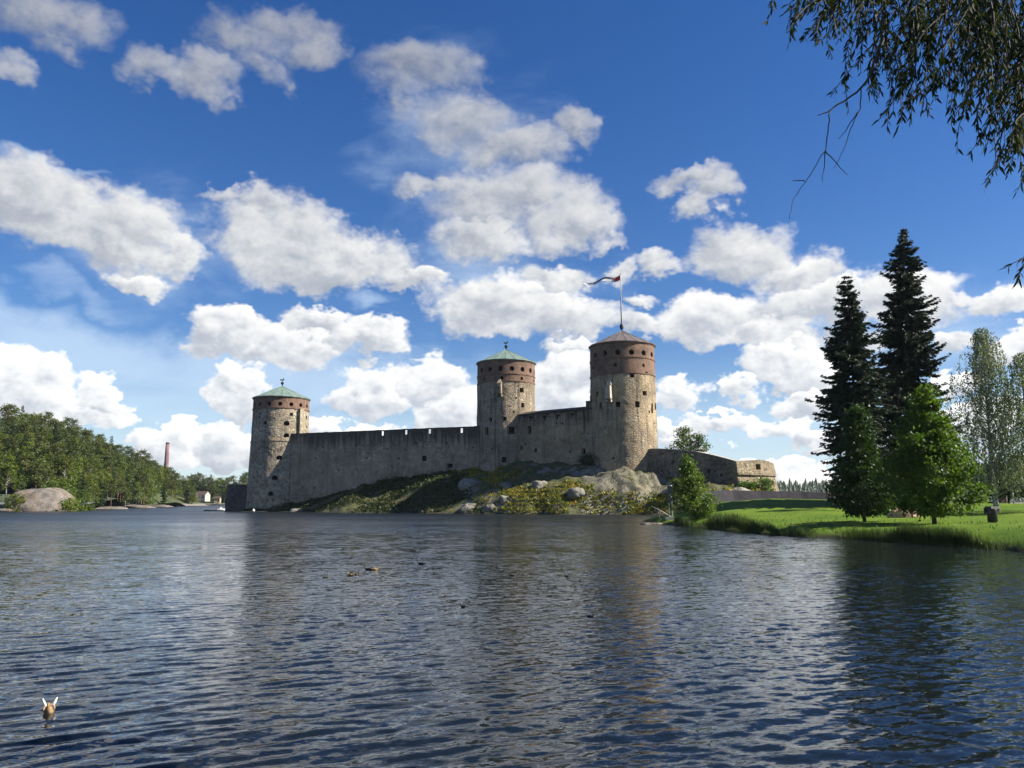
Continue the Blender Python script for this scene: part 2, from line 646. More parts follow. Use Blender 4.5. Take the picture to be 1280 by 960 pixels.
def stone_mat(name, base, plaster=0.0, plaster_col=(0.42, 0.34, 0.24), streak=0.6, size=1.9, zstain=None, dark=1.0):
    """rubble masonry: stones of uneven size and colour, pale mortar, rain streaks and lichen; plaster remains where told"""
    m, N = material(name)
    p = N.v('ADD', N.pos, N.scale(N.v('SUBTRACT', N.noise(N.pos, 1.2, 2, col=True), (0.5, 0.5, 0.5)), 0.5))
    p = N.v('MULTIPLY', p, (1, 1, 1.35))
    edge = N.voronoi(p, size, 'DISTANCE_TO_EDGE')
    cell = N.voronoi(p, size, 'F1', 'Color')
    cx, cy, cz = N.sep(cell)
    big = N.noise(N.pos, 0.16, 4, 0.6)
    mid = N.noise(N.pos, 0.9, 5, 0.65)
    fine = N.noise(N.pos, 6.0, 4, 0.7)
    c1 = N.mix(cx, tuple(b * 0.62 for b in base), tuple(min(1, b * 1.35) for b in base))
    c1 = N.mix(N.mapr(cy, 0.80, 0.9, 0, .55), c1, (base[0] * 1.15, base[1] * 0.78, base[2] * 0.62))
    c1 = N.mix(N.mapr(cz, 0.90, 0.96, 0, .7), c1, (0.07, 0.06, 0.05))
    mort = N.mapr(edge, 0.02, 0.09, 1, 0)
    c1 = N.mix(N.m('MULTIPLY', mort, 0.55), c1, (base[0] * 1.3, base[1] * 1.28, base[2] * 1.22))
    if plaster > 0:
        pm = N.mapr(N.m('ADD', N.noise(N.pos, 0.22, 5, 0.62), plaster - 0.5), 0.46, 0.54, 0, 1)
        pc = N.mix(N.mapr(mid, 0.3, 0.7), tuple(c * .72 for c in plaster_col), tuple(c * 1.2 for c in plaster_col))
        pc = N.mix(N.mapr(N.noise(N.pos, 0.5, 3), 0.62, 0.72, 0, 0.45), pc, (0.42, 0.22, 0.15))
        c1 = N.mix(N.m('MULTIPLY', pm, 0.85), c1, pc)
    # broad tone variation
    c1 = N.mix(N.mapr(big, 0.35, 0.68, 0.0, 0.65), c1, N.mix(1.0, c1, (0.45, 0.44, 0.42), 'MULTIPLY'))
    # repaired and damp patches of their own shape
    pt = N.noise(N.v('ADD', N.pos, N.scale(N.noise(N.pos, 0.5, 3, col=True), 3.0)), 0.30, 4, 0.7)
    c1 = N.mix(N.mapr(pt, 0.54, 0.60, 0, 0.42), c1, N.mix(1.0, c1, (0.42, 0.41, 0.40), 'MULTIPLY'))
    c1 = N.mix(N.mapr(pt, 0.42, 0.36, 0, 0.35), c1, N.mix(1.0, c1, (1.45, 1.42, 1.38), 'MULTIPLY'))
    # rain streaks: tall thin noise
    st = N.noise(N.v('MULTIPLY', N.pos, (1.5, 1.5, 0.09)), 1.0, 5, 0.65)
    sm = N.mapr(st, 0.50, 0.66, 0, streak)
    if zstain is not None:
        zz = N.sep(N.pos)[2]
        jag = N.m('ADD', zz, N.m('MULTIPLY', N.m('SUBTRACT', st, 0.5), 14.0))
        top = N.mapr(jag, zstain - 5.0, zstain - 1.4, 0.0, 1.0)
        sm = N.m('MAXIMUM', N.m('MULTIPLY', sm, 0.6), N.m('MULTIPLY', top, 0.88))
    c1 = N.mix(sm, c1, (0.055, 0.052, 0.048))
    # pale lime runs
    lm = N.noise(N.v('MULTIPLY', N.pos, (1.1, 1.1, 0.3)), 1.3, 5, 0.7)
    c1 = N.mix(N.mapr(lm, 0.64, 0.74, 0, 0.5), c1, (0.5, 0.47, 0.41))
    c1 = N.mix(N.mapr(fine, 0.3, 0.7, 0.25, 0), c1, (0.05, 0.045, 0.04))
    if dark != 1.0:
        c1 = N.mix(1.0, c1, (dark, dark, dark), 'MULTIPLY')
    N.put(N.bs.inputs['Base Color'], c1)
    N.bs.inputs['Roughness'].default_value = 0.93
    N.bs.inputs['Specular IOR Level'].default_value = 0.2
    h = N.m('ADD', N.m('MULTIPLY', N.mapr(edge, 0, 0.14), N.m('ADD', 0.4, cx)), N.m('MULTIPLY', fine, 0.5))
    h = N.m('ADD', h, N.m('MULTIPLY', mid, 0.8))
    N.put(N.bs.inputs['Normal'], N.bump(h, 0.85, 0.16))
    return m


def brick_mat():
    m, N = material('red_brick')
    p = N.pos
    cell = N.voronoi(N.v('MULTIPLY', p, (1, 1, 3.2)), 3.2, 'F1', 'Color')
    edge = N.voronoi(N.v('MULTIPLY', p, (1, 1, 3.2)), 3.2, 'DISTANCE_TO_EDGE')
    cx, cy, cz = N.sep(cell)
    c = N.mix(cx, (0.10, 0.054, 0.034), (0.24, 0.13, 0.075))
    c = N.mix(N.mapr(edge, 0.02, 0.08, 0.5, 0), c, (0.38, 0.30, 0.24))
    c = N.mix(N.mapr(N.noise(p, 0.45, 5, 0.65), 0.42, 0.70, 0, 0.85), c, (0.075, 0.05, 0.04))
    c = N.mix(N.mapr(N.noise(N.v('MULTIPLY', p, (1, 1, .2)), 1.6, 4, 0.65), 0.60, 0.72, 0, 0.35), c, (0.36, 0.28, 0.19))
    N.put(N.bs.inputs['Base Color'], c)
    N.bs.inputs['Roughness'].default_value = 0.92
    N.put(N.bs.inputs['Normal'], N.bump(N.m('ADD', edge, N.noise(p, 5, 3)), 0.5, 0.06))
    return m


def roof_mat(name, a, b, c3):
    m, N = material(name)
    n = N.noise(N.pos, 0.9, 5, 0.65)
    s = N.noise(N.v('MULTIPLY', N.pos, (2.2, 2.2, 0.35)), 1.2, 4, 0.6)
    c = N.mix(N.mapr(n, 0.35, 0.65), a, b)
    c = N.mix(N.mapr(s, 0.52, 0.66, 0, 0.6), c, c3)
    N.put(N.bs.inputs['Base Color'], c)
    N.bs.inputs['Roughness'].default_value = 0.55
    N.put(N.bs.inputs['Normal'], N.bump(n, 0.3, 0.05))
    return m


def leaf_mat(name, cols, trans=0.35, rough=0.5, scale=0.8, spec=0.3, tcol=None):
    """leaves: colour differs from clump to clump, light passes through them"""
    m, N = material(name)
    oi = N.n('ShaderNodeObjectInfo')
    n = N.noise(N.obj, scale, 4, 0.7)
    f = N.noise(N.obj, scale * 9, 2, 0.6)
    t = N.m('ADD', N.m('MULTIPLY', n, 0.7), N.m('MULTIPLY', f, 0.3))
    c = N.ramp(N.mapr(t, 0.32, 0.68), [(i / (len(cols) - 1), q) for i, q in enumerate(cols)])
    hs = N.n('ShaderNodeHueSaturation')
    N.put(hs.inputs['Hue'], N.mapr(oi.outputs['Random'], 0, 1, 0.485, 0.515))
    N.put(hs.inputs['Value'], N.mapr(N.m('FRACT', N.m('MULTIPLY', oi.outputs['Random'], 7.31)), 0, 1, 0.72, 1.25))
    N.put(hs.inputs['Color'], c)
    c = hs.outputs[0]
    N.put(N.bs.inputs['Base Color'], c)
    N.bs.inputs['Roughness'].default_value = rough
    N.bs.inputs['Specular IOR Level'].default_value = spec
    tr = N.n('ShaderNodeBsdfTranslucent')
    N.put(tr.inputs['Color'], N.mix(1.0, c, tcol or (1.3, 1.5, 0.6), 'MULTIPLY'))
    mx = N.n('ShaderNodeMixShader')
    mx.inputs[0].default_value = trans
    N.t.links.new(N.bs.outputs[0], mx.inputs[1])
    N.t.links.new(tr.outputs[0], mx.inputs[2])
    N.t.links.new(mx.outputs[0], N.out.inputs[0])
    return m


def bark_mat(name, a, b, sc=(6, 6, 1.0)):
    m, N = material(name)
    n = N.noise(N.v('MULTIPLY', N.obj, sc), 1.5, 5, 0.7)
    N.put(N.bs.inputs['Base Color'], N.mix(N.mapr(n, 0.35, 0.65), a, b))
    N.bs.inputs['Roughness'].default_value = 0.9
    N.put(N.bs.inputs['Normal'], N.bump(n, 0.6, 0.05))
    return m


M_stone_a = stone_mat('rubble_stone_pale', (0.50, 0.435, 0.32), plaster=0.0, streak=0.5, size=1.55)
M_stone_b = stone_mat('rubble_stone_warm', (0.46, 0.39, 0.285), plaster=0.50, streak=0.7, size=1.7)
M_stone_c = stone_mat('plastered_stone', (0.44, 0.37, 0.26), plaster=0.56, plaster_col=(0.54, 0.42, 0.27), streak=0.7, size=1.7)
M_wall_a = stone_mat('curtain_wall_stone', (0.52, 0.425, 0.30), plaster=0.54, plaster_col=(0.50, 0.41, 0.285), streak=0.55, size=1.5, zstain=20.2)
M_wall_b = stone_mat('stained_plaster_stone', (0.44, 0.37, 0.27), plaster=0.58, plaster_col=(0.54, 0.42, 0.27), streak=0.55, size=1.6, zstain=24.4)
M_wall_c = stone_mat('old_brown_stone', (0.27, 0.22, 0.16), plaster=0.40, plaster_col=(0.24, 0.195, 0.14), streak=0.35, size=1.5)
M_wall_d = stone_mat('dark_wet_stone', (0.13, 0.12, 0.115), streak=0.4, size=1.0)
M_bast = stone_mat('lichened_stone', (0.36, 0.30, 0.20), streak=0.35, size=1.5)
M_brick = brick_mat()
M_copper = roof_mat('green_copper', (0.12, 0.185, 0.155), (0.20, 0.27, 0.225), (0.15, 0.145, 0.11))
M_lead = roof_mat('brown_grey_roof', (0.11, 0.09, 0.08), (0.18, 0.15, 0.135), (0.10, 0.085, 0.075))
M_darkroof = simple('dark_boards', (0.05, 0.045, 0.04), 0.8, scale=2)
M_hole = simple('dark_opening', (0.012, 0.011, 0.01), 0.9)
M_iron = simple('black_iron', (0.02, 0.02, 0.022), 0.5, 0.6)
M_redtrim = simple('dark_red_shutter', (0.10, 0.03, 0.022), 0.8)
M_white = simple('white_paint', (0.75, 0.75, 0.73), 0.6, var=0.08)
M_limew = simple('pale_limestone', (0.40, 0.35, 0.28), 0.85, var=0.2, scale=1.5)
M_pole = simple('grey_pole', (0.25, 0.24, 0.24), 0.5)

# ------------------------------------------------------------------ terrain


def rbf_fit(pts):
    P = np.array([[p[0], p[1]] for p in pts], float)
    z = np.array([p[2] for p in pts], float)
    n = len(P)
    r = np.linalg.norm(P[:, None] - P[None], axis=2)
    K = r + np.eye(n) * 0.4
    A = np.zeros((n + 3, n + 3))
    A[:n, :n] = K
    A[:n, n] = 1
    A[:n, n + 1:] = P
    A[n, :n] = 1
    A[n + 1:, :n] = P.T
    w = np.linalg.solve(A, np.concatenate([z, [0, 0, 0]]))

    def f(x, y):
        x = np.asarray(x, float)
        y = np.asarray(y, float)
        sh = x.shape
        q = np.stack([x.ravel(), y.ravel()], 1)
        out = np.empty(len(q))
        for i in range(0, len(q), 20000):
            s = q[i:i + 20000]
            rr = np.linalg.norm(s[:, None] - P[None], axis=2)
            out[i:i + 20000] = rr @ w[:n] + w[n] + s @ w[n + 1:]
        return out.reshape(sh)
    return f


def grid_faces(nr, nc):
    i = np.arange(nr - 1)[:, None] * nc + np.arange(nc - 1)[None]
    i = i.ravel()
    return np.stack([i, i + 1, i + 1 + nc, i + nc], 1)


def W3(px, py, Y):
    p = at(px, py, Y)
    return (p.x, p.y, p.z)


# island control points
isl = []
for px, Y in ((262, 217), (300, 203.5), (345, 200), (380, 190), (430, 180), (500, 174), (560, 169), (620, 164), (680, 159), (740, 155), (800, 152.5), (835, 150)):
    x = (px - 640) / F * Y
    isl.append((x, Y, 0.0))
    isl.append((x * (Y - 5) / Y, Y - 5, -2.2))
for t in [(745, 600, 167), (780, 598, 167)]+[(330, 633, 206), (365, 632, 204.5), (400, 622, 202), (430, 612, 200), (470, 604, 197.5), (500, 598, 195.5), (530, 592, 193.5), (560, 588, 191), (590, 590, 187), (612, 594, 183.5),
          (640, 583, 182), (660, 578, 181), (700, 573, 178), (735, 576, 173), (750, 587, 168), (780, 589, 165), (800, 589, 164),
          (800, 592, 165), (835, 596, 162), (780, 608, 161), (830, 614, 157.5), (840, 628, 154), (780, 624, 157), (700, 622, 160), (690, 606, 166),
          (855, 601, 157), (890, 611, 152), (918, 612, 150), (945, 613, 151), (980, 616, 152), (1010, 622, 150),
          (450, 628, 184), (520, 618, 180), (560, 610, 177), (600, 604, 173), (640, 606, 170), (640, 622, 165), (500, 610, 189), (560, 598, 184),
          (860, 618, 140), (900, 622, 130), (870, 627, 120)]:
    isl.append(W3(*t))
for x, y, z in ((-60, 212, 3), (-30, 215, 7), (-5, 210, 10), (20, 195, 9), (30, 185, 8), (45, 175, 5), (-60, 228, 0), (-30, 240, 0), (0, 240, 0), (35, 225, 0), (60, 200, 0), (75, 180, 0),
                (-75, 215, 0.4), (-80, 230, -2), (-30, 250, -3), (10, 255, -3), (60, 220, -3), (90, 190, -3), (72, 150, 1.5), (85, 160, -1), (-90, 212, -3)):
    isl.append((x, y, z))
island_f = rbf_fit(isl)


def island_h(x, y):
    b = island_f(x, y)
    k = np.clip(b / 2.0 + 0.6, 0.15, 1.0)
    ridge = np.abs(fbm(x * 0.16 + 3, y * 0.16, seed=5, octv=4))
    n = fbm(x * 0.11, y * 0.11, seed=2, octv=3) * 1.6 - ridge * 1.3 + 0.30 + fbm(x * 0.7, y * 0.7, seed=9, octv=3) * 0.35
    # ledges
    oc = np.clip(1 - ((x - 23) / 13.0) ** 2, 0, 1) * np.clip((b - 2.0) / 2.0, 0, 1) * (y < 170)
    n = n + oc * (np.abs(fbm(x * 0.22 + y * 0.05, y * 0.10, seed=15, octv=3)) * -2.6 + 0.9)
    led = np.floor((b + n) / 0.9) * 0.9
    z = b + n * k
    lf = np.clip(fbm(x * 0.08 + 40, y * 0.08, seed=31, octv=2) + 0.5, 0, 1)
    return z * (1 - 0.45 * lf) + (led * k + b * (1 - k)) * 0.45 * lf


xs = np.arange(-98, 96, 0.5)
ys = np.arange(112, 256, 0.5)
GX, GY = np.meshgrid(xs, ys)
GZ = island_h(GX, GY)
# cut away the part that the lawn peninsula covers
GZ = np.where(GY < 150 - np.clip(GX - 40, 0, 30) * 0.35, np.minimum(GZ, -1.0), GZ)


def rock_ground_mat():
    m, N = material('mossy_rock')
    p = N.pos
    x, y, z = N.sep(p)
    nz = N.sep(N.nrm)[2]
    big = N.noise(p, 0.10, 4, 0.6)
    mid = N.noise(p, 0.42, 5, 0.65)
    fine = N.noise(p, 3.0, 5, 0.7)
    crack = N.m('ABSOLUTE', N.m('SUBTRACT', N.noise(N.v('MULTIPLY', p, (1.0, 1.0, 0.45)), 0.33, 5, 0.62, dist=0.6), 0.5))
    rock = N.mix(N.mapr(mid, 0.3, 0.7), (0.10, 0.095, 0.075), (0.30, 0.28, 0.22))
    rock = N.mix(N.mapr(crack, 0.0, 0.018, 0.8, 0), rock, (0.05, 0.05, 0.04))
    rock = N.mix(N.mapr(fine, 0.55, 0.7, 0, 0.5), rock, (0.24, 0.20, 0.13))
    veg = N.ramp(N.mapr(N.noise(p, 0.8, 5, 0.7), 0.32, 0.68), [(0, (0.028, 0.042, 0.012)), (0.5, (0.075, 0.085, 0.02)), (0.8, (0.16, 0.13, 0.03)), (1, (0.17, 0.10, 0.03))])
    veg = N.mix(N.mapr(fine, 0.35, 0.65, 0.6, 0), veg, (0.02, 0.026, 0.01))
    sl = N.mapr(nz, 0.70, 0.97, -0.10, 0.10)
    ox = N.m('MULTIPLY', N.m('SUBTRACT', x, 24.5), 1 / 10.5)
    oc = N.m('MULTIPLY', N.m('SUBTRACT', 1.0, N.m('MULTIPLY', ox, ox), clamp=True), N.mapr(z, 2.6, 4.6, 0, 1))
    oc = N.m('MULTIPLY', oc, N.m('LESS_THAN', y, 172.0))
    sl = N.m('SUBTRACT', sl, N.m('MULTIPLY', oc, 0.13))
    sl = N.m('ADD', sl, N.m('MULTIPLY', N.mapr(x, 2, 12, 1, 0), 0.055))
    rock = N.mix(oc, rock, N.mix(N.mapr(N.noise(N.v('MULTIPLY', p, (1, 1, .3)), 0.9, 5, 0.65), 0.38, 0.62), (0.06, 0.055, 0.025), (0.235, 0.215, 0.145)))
    vm = N.mapr(N.m('ADD', N.m('ADD', N.m('MULTIPLY', mid, 0.55), N.m('MULTIPLY', big, 0.5)), sl), 0.445, 0.49, 0, 1)
    c = N.mix(vm, rock, veg)
    c = N.mix(N.mapr(z, 0.05, 0.5, 0.85, 0), c, (0.03, 0.028, 0.025))
    N.put(N.bs.inputs['Base Color'], c)
    N.bs.inputs['Roughness'].default_value = 0.9
    h = N.m('ADD', N.m('MULTIPLY', fine, 0.6), N.mapr(crack, 0, 0.03))
    N.put(N.bs.inputs['Normal'], N.bump(h, 0.8, 0.25))
    return m


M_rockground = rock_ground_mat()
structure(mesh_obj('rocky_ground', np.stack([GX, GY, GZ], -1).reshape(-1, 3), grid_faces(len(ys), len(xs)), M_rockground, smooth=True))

# ---- lawn peninsula
shore = [(812, 100), (822, 89), (845, 85), (880, 78), (920, 70), (960, 62), (1000, 58), (1060, 55), (1140, 49.5), (1200, 45.5), (1280, 40), (1360, 36), (1500, 33), (1700, 30), (2100, 24)]
lw = []
for px, Y in shore:
    x = (px - 640) / F * Y
    lw.append((x, Y, 0.0))
    lw.append((x - 1.0, Y - 3.0, -1.0))
    lw.append((x + 0.5, Y + 1.4, 0.42))
for px, Y in ((818, 112), (826, 125), (840, 138)):
    x = (px - 640) / F * Y
    lw += [(x, Y, 0.0), (x - 3, Y, -1.0), (x + 2.0, Y, 0.6)]
for t in [(1080, 653, 65), (1168, 657, 60), (1110, 647, 80), (1145, 647, 84), (1263, 638, 85), (1240, 653, 52), (1200, 650, 62), (1290, 655, 52),
          (850, 650, 92), (880, 642, 92), (900, 636, 98), (900, 628, 108), (950, 645, 80), (950, 634, 95), (960, 624, 110), (1010, 650, 72), (1000, 636, 92), (1020, 624, 110), (1060, 640, 82),
          (1060, 626, 112), (1120, 629, 112), (1180, 630, 112), (1230, 631, 112), (1290, 631, 112), (1350, 631, 110)]:
    lw.append(W3(*t))
for t in [(880, 135, 2.0), (920, 135, 2.3), (980, 135, 2.3), (1050, 135, 1.6)]:
    x = (t[0] - 640) / F * t[1]
    lw.append((x, t[1], t[2]))
for px in (1110, 1180, 1250, 1330, 1420):
    x = (px - 640) / F * 135
    lw += [(x, 135, 0.5), (x * 1.1, 150, -1.5)]
lw += [(95, 60, 1.8), (120, 60, 2), (140, 90, 2), (130, 120, 1.5), (110, 140, -1), (150, 140, -2), (62, 145, -0.5), (110, 45, 1.5), (150, 45, 1.5), (160, 120, -1.5)]
lawn_f = rbf_fit(lw)


def lawn_h(x, y):
    b = lawn_f(x, y)
    return b + fbm(x * 0.12, y * 0.12, seed=77, octv=3) * 0.22 * np.clip(b, 0, 1) + fbm(x * 0.9, y * 0.9, seed=78, octv=2) * 0.08


xs2 = np.arange(8, 170, 0.4)
ys2 = np.arange(20, 152, 0.4)
LX, LY = np.meshgrid(xs2, ys2)
LZ = lawn_h(LX, LY)


def lawn_mat():
    m, N = material('lawn_grass')
    p = N.pos
    z = N.sep(p)[2]
    big = N.noise(p, 0.16, 4, 0.6)
    fine = N.noise(p, 4.0, 5, 0.75)
    c = N.mix(N.mapr(big, 0.35, 0.65), (0.080, 0.155, 0.012), (0.150, 0.215, 0.020))
    c = N.mix(N.mapr(fine, 0.35, 0.62, 0.55, 0), c, (0.03, 0.065, 0.01))
    c = N.mix(N.mapr(N.noise(p, 0.3, 5, 0.7), 0.60, 0.72, 0, 0.6), c, (0.16, 0.14, 0.04))
    c = N.mix(N.mapr(z, 0.10, 0.40, 0.9, 0), c, (0.035, 0.03, 0.02))
    N.put(N.bs.inputs['Base Color'], c)
    N.bs.inputs['Roughness'].default_value = 0.9
    N.bs.inputs['Specular IOR Level'].default_value = 0.1
    N.put(N.bs.inputs['Normal'], N.bump(fine, 0.9, 0.12))
    return m


M_lawn = lawn_mat()
structure(mesh_obj('lawn_ground', np.stack([LX, LY, LZ], -1).reshape(-1, 3), grid_faces(len(ys2), len(xs2)), M_lawn, smooth=True))

# ---- near shore behind and under the viewer (the willow grows there)
nx = np.arange(-60, 60.1, 0.6)
ny = np.concatenate([np.arange(-60, -3, 1.5), np.arange(-3, 5.0, 0.25)])
NX, NY = np.meshgrid(nx, ny)
NZ = np.clip((1.6 - NY + fbm(NX * 0.2, NY * 0.2, seed=4) * 1.2 + np.clip(NX - 6, 0, 6) * 0.0) * 0.45, -1.0, 0.85) + fbm(NX * 0.4, NY * 0.4, seed=6) * 0.1
structure(mesh_obj('near_shore_ground', np.stack([NX, NY, NZ], -1).reshape(-1, 3), grid_faces(len(ny), len(nx)), M_lawn, smooth=True))

# ---- wooded hill on the left
hp = []
hill_shore = [(-260, 150), (-160, 175), (-60, 200), (0, 210), (60, 214), (110, 245), (150, 280), (180, 330), (200, 380), (218, 470), (228, 600)]
for px, Y in hill_shore:
    x = (px - 640) / F * Y
    hp += [(x, Y, 0), (x + 4, Y - 10, -3), (x - 6, Y + 8, 2.0)]
for t in [(0, 548, 320), (40, 546, 330), (90, 560, 350), (140, 582, 400), (180, 598, 450), (205, 610, 520), (222, 620, 600), (0, 585, 265), (60, 580, 270), (110, 600, 300), (150, 608, 340), (180, 617, 390),
          (-60, 545, 320), (-160, 540, 320)]:
    hp.append(W3(*t))
for x, y, z in ((-330, 400, 34), (-300, 480, 30), (-260, 520, 18), (-290, 640, 6), (-400, 640, 18), (-500, 400, 30), (-400, 250, 20), (-420, 150, 10), (-255, 600, 2), (-245, 640, 0), (-500, 700, 10), (-480, 180, 15)):
    hp.append((x, y, z))
hill_f = rbf_fit(hp)


def hill_h(x, y):
    b = hill_f(x, y)
    return b + fbm(x * 0.05, y * 0.05, seed=50, octv=4) * 1.6 * np.clip(b / 3, 0, 1)


hx = np.arange(-520, -170, 3.0)
hy = np.arange(130, 720, 3.0)
HX, HY = np.meshgrid(hx, hy)
HZ = hill_h(HX, HY)


def forest_floor():
    m, N = material('forest_floor')
    n = N.noise(N.pos, 0.25, 5, 0.7)
    c = N.mix(N.mapr(n, 0.4, 0.6), (0.025, 0.04, 0.012), (0.06, 0.075, 0.02))
    z = N.sep(N.pos)[2]
    c = N.mix(N.mapr(z, 0.6, 1.6, 1, 0), c, (0.20, 0.18, 0.15))
    N.put(N.bs.inputs['Base Color'], c)
    N.bs.inputs['Roughness'].default_value = 0.95
    N.put(N.bs.inputs['Normal'], N.bump(n, 0.8, 1.0))
    return m


M_floor = forest_floor()
structure(mesh_obj('hill', np.stack([HX, HY, HZ], -1).reshape(-1, 3), grid_faces(len(hy), len(hx)), M_floor, smooth=True))


def rock_mat(name, a, b, stain=(0.20, 0.14, 0.07)):
    m, N = material(name)
    p = N.pos
    mid = N.noise(p, 0.35, 5, 0.65)
    fine = N.noise(p, 2.0, 5, 0.7)
    st = N.noise(N.v('MULTIPLY', p, (1, 1, 0.35)), 0.3, 5, 0.7)
    c = N.mix(N.mapr(mid, 0.35, 0.65), a, b)
    c = N.mix(N.mapr(st, 0.52, 0.62, 0, 0.7), c, stain)
    c = N.mix(N.mapr(fine, 0.35, 0.6, 0.45, 0), c, (0.05, 0.045, 0.04))
    N.put(N.bs.inputs['Base Color'], c)
    N.bs.inputs['Roughness'].default_value = 0.9
    N.put(N.bs.inputs['Normal'], N.bump(N.m('ADD', fine, mid), 0.7, 0.3))
    return m


M_rock_pink = rock_mat('pinkish_rock', (0.10, 0.09, 0.075), (0.26, 0.225, 0.19), stain=(0.15, 0.10, 0.035))
M_rock_grey = rock_mat('grey_rock', (0.13, 0.125, 0.095), (0.30, 0.285, 0.23), stain=(0.11, 0.10, 0.05))


def rock_blob(name, center, size, mat, label, seed, rotz=0.0, flat=0.5, cat='rock', group=None, n=40, rough=0.55):
    """a boulder: ball deformed by ridged noise, flat base below ground"""
    u = np.linspace(0, 2 * PI, n, endpoint=False)
    v = np.linspace(-PI / 2, PI / 2, n // 2)
    U, Vv = np.meshgrid(u, v)
    X, Y, Z = np.cos(Vv) * np.cos(U), np.cos(Vv) * np.sin(U), np.sin(Vv)
    X, Y, Z = [np.sign(q) * np.abs(q) ** (0.85 if rough > 0.3 else 1.05) for q in (X, Y, Z)]
    d = 1 + fbm(X * 1.3 + seed, Y * 1.3, Z * 1.3, seed=seed, octv=5, gain=0.5) * rough
    P = np.stack([X * d * size[0] / 2, Y * d * size[1] / 2, Z * d * size[2]], -1).reshape(-1, 3)
    nr = len(v)
    Fc = []
    for i in range(nr - 1):
        for k in range(n):
            Fc.append((i * n + k, i * n + (k + 1) % n, (i + 1) * n + (k + 1) % n, (i + 1) * n + k))
    o = mesh_obj(name, P, np.array(Fc), mat, smooth=True)
    o.location = center
    o.rotation_euler = (0, 0, rotz)
    tag(o, label, cat, group)
    return o


rock_blob('rock_outcrop', ((52 - 640) / F * 214, 217, -1.0), (19, 17, 7.6), M_rock_pink, 'big bare pinkish rock dome on the left shore below the wooded hill', 3, n=110, rough=0.26)
rock_blob('shore_rock', ((138 - 640) / F * 272, 274, -0.5), (12, 6, 1.4), M_rock_pink, 'low pale shore rock right of the big rock dome', 5, n=40)
rock_blob('shore_rock', ((172 - 640) / F * 318, 322, -0.6), (12, 6, 1.6), M_rock_pink, 'low pale shore rock midway along the foot of the wooded hill', 8, n=40)
rock_blob('shore_rock', ((198 - 640) / F * 368, 374, -0.5), (13, 6, 1.6), M_rock_pink, 'thin pale shore rock farthest along the foot of the wooded hill', 9, n=40)
rock_blob('shore_rock', ((6 - 640) / F * 205, 207, -0.3), (6, 4, 1.0), M_rock_pink, 'small dark shore rock at the left edge of the photo', 10, n=30)

# ---- far shore
fx = np.concatenate([np.arange(-1500, -200, 40.0), np.arange(-200, 1500, 25.0), np.arange(1500, 4200, 80.0)])
fy = np.arange(1080, 1500, 20.0)
FX, FY = np.meshgrid(fx, fy)
FZ = np.clip((FY - 1100) * 0.12, -2, 16) + fbm(FX * 0.003, FY * 0.004, seed=60, octv=3) * 9
FZ = np.where(FY < 1115, np.minimum(FZ, -1), FZ)
structure(mesh_obj('far_shore_ground', np.stack([FX, FY, FZ], -1).reshape(-1, 3), grid_faces(len(fy), len(fx)), M_floor, smooth=True))
# bay shore behind the castle on the left
bx = np.arange(-330, -60, 4.0)
by = np.arange(590, 760, 4.0)
BX, BY = np.meshgrid(bx, by)
BZ = np.clip((BY - 612 + fbm(BX * 0.03, BY * 0.03, seed=61) * 14) * 0.09, -1.5, 9)
structure(mesh_obj('bay_shore_ground', np.stack([BX, BY, BZ], -1).reshape(-1, 3), grid_faces(len(by), len(bx)), M_floor, smooth=True))

# ------------------------------------------------------------------ water


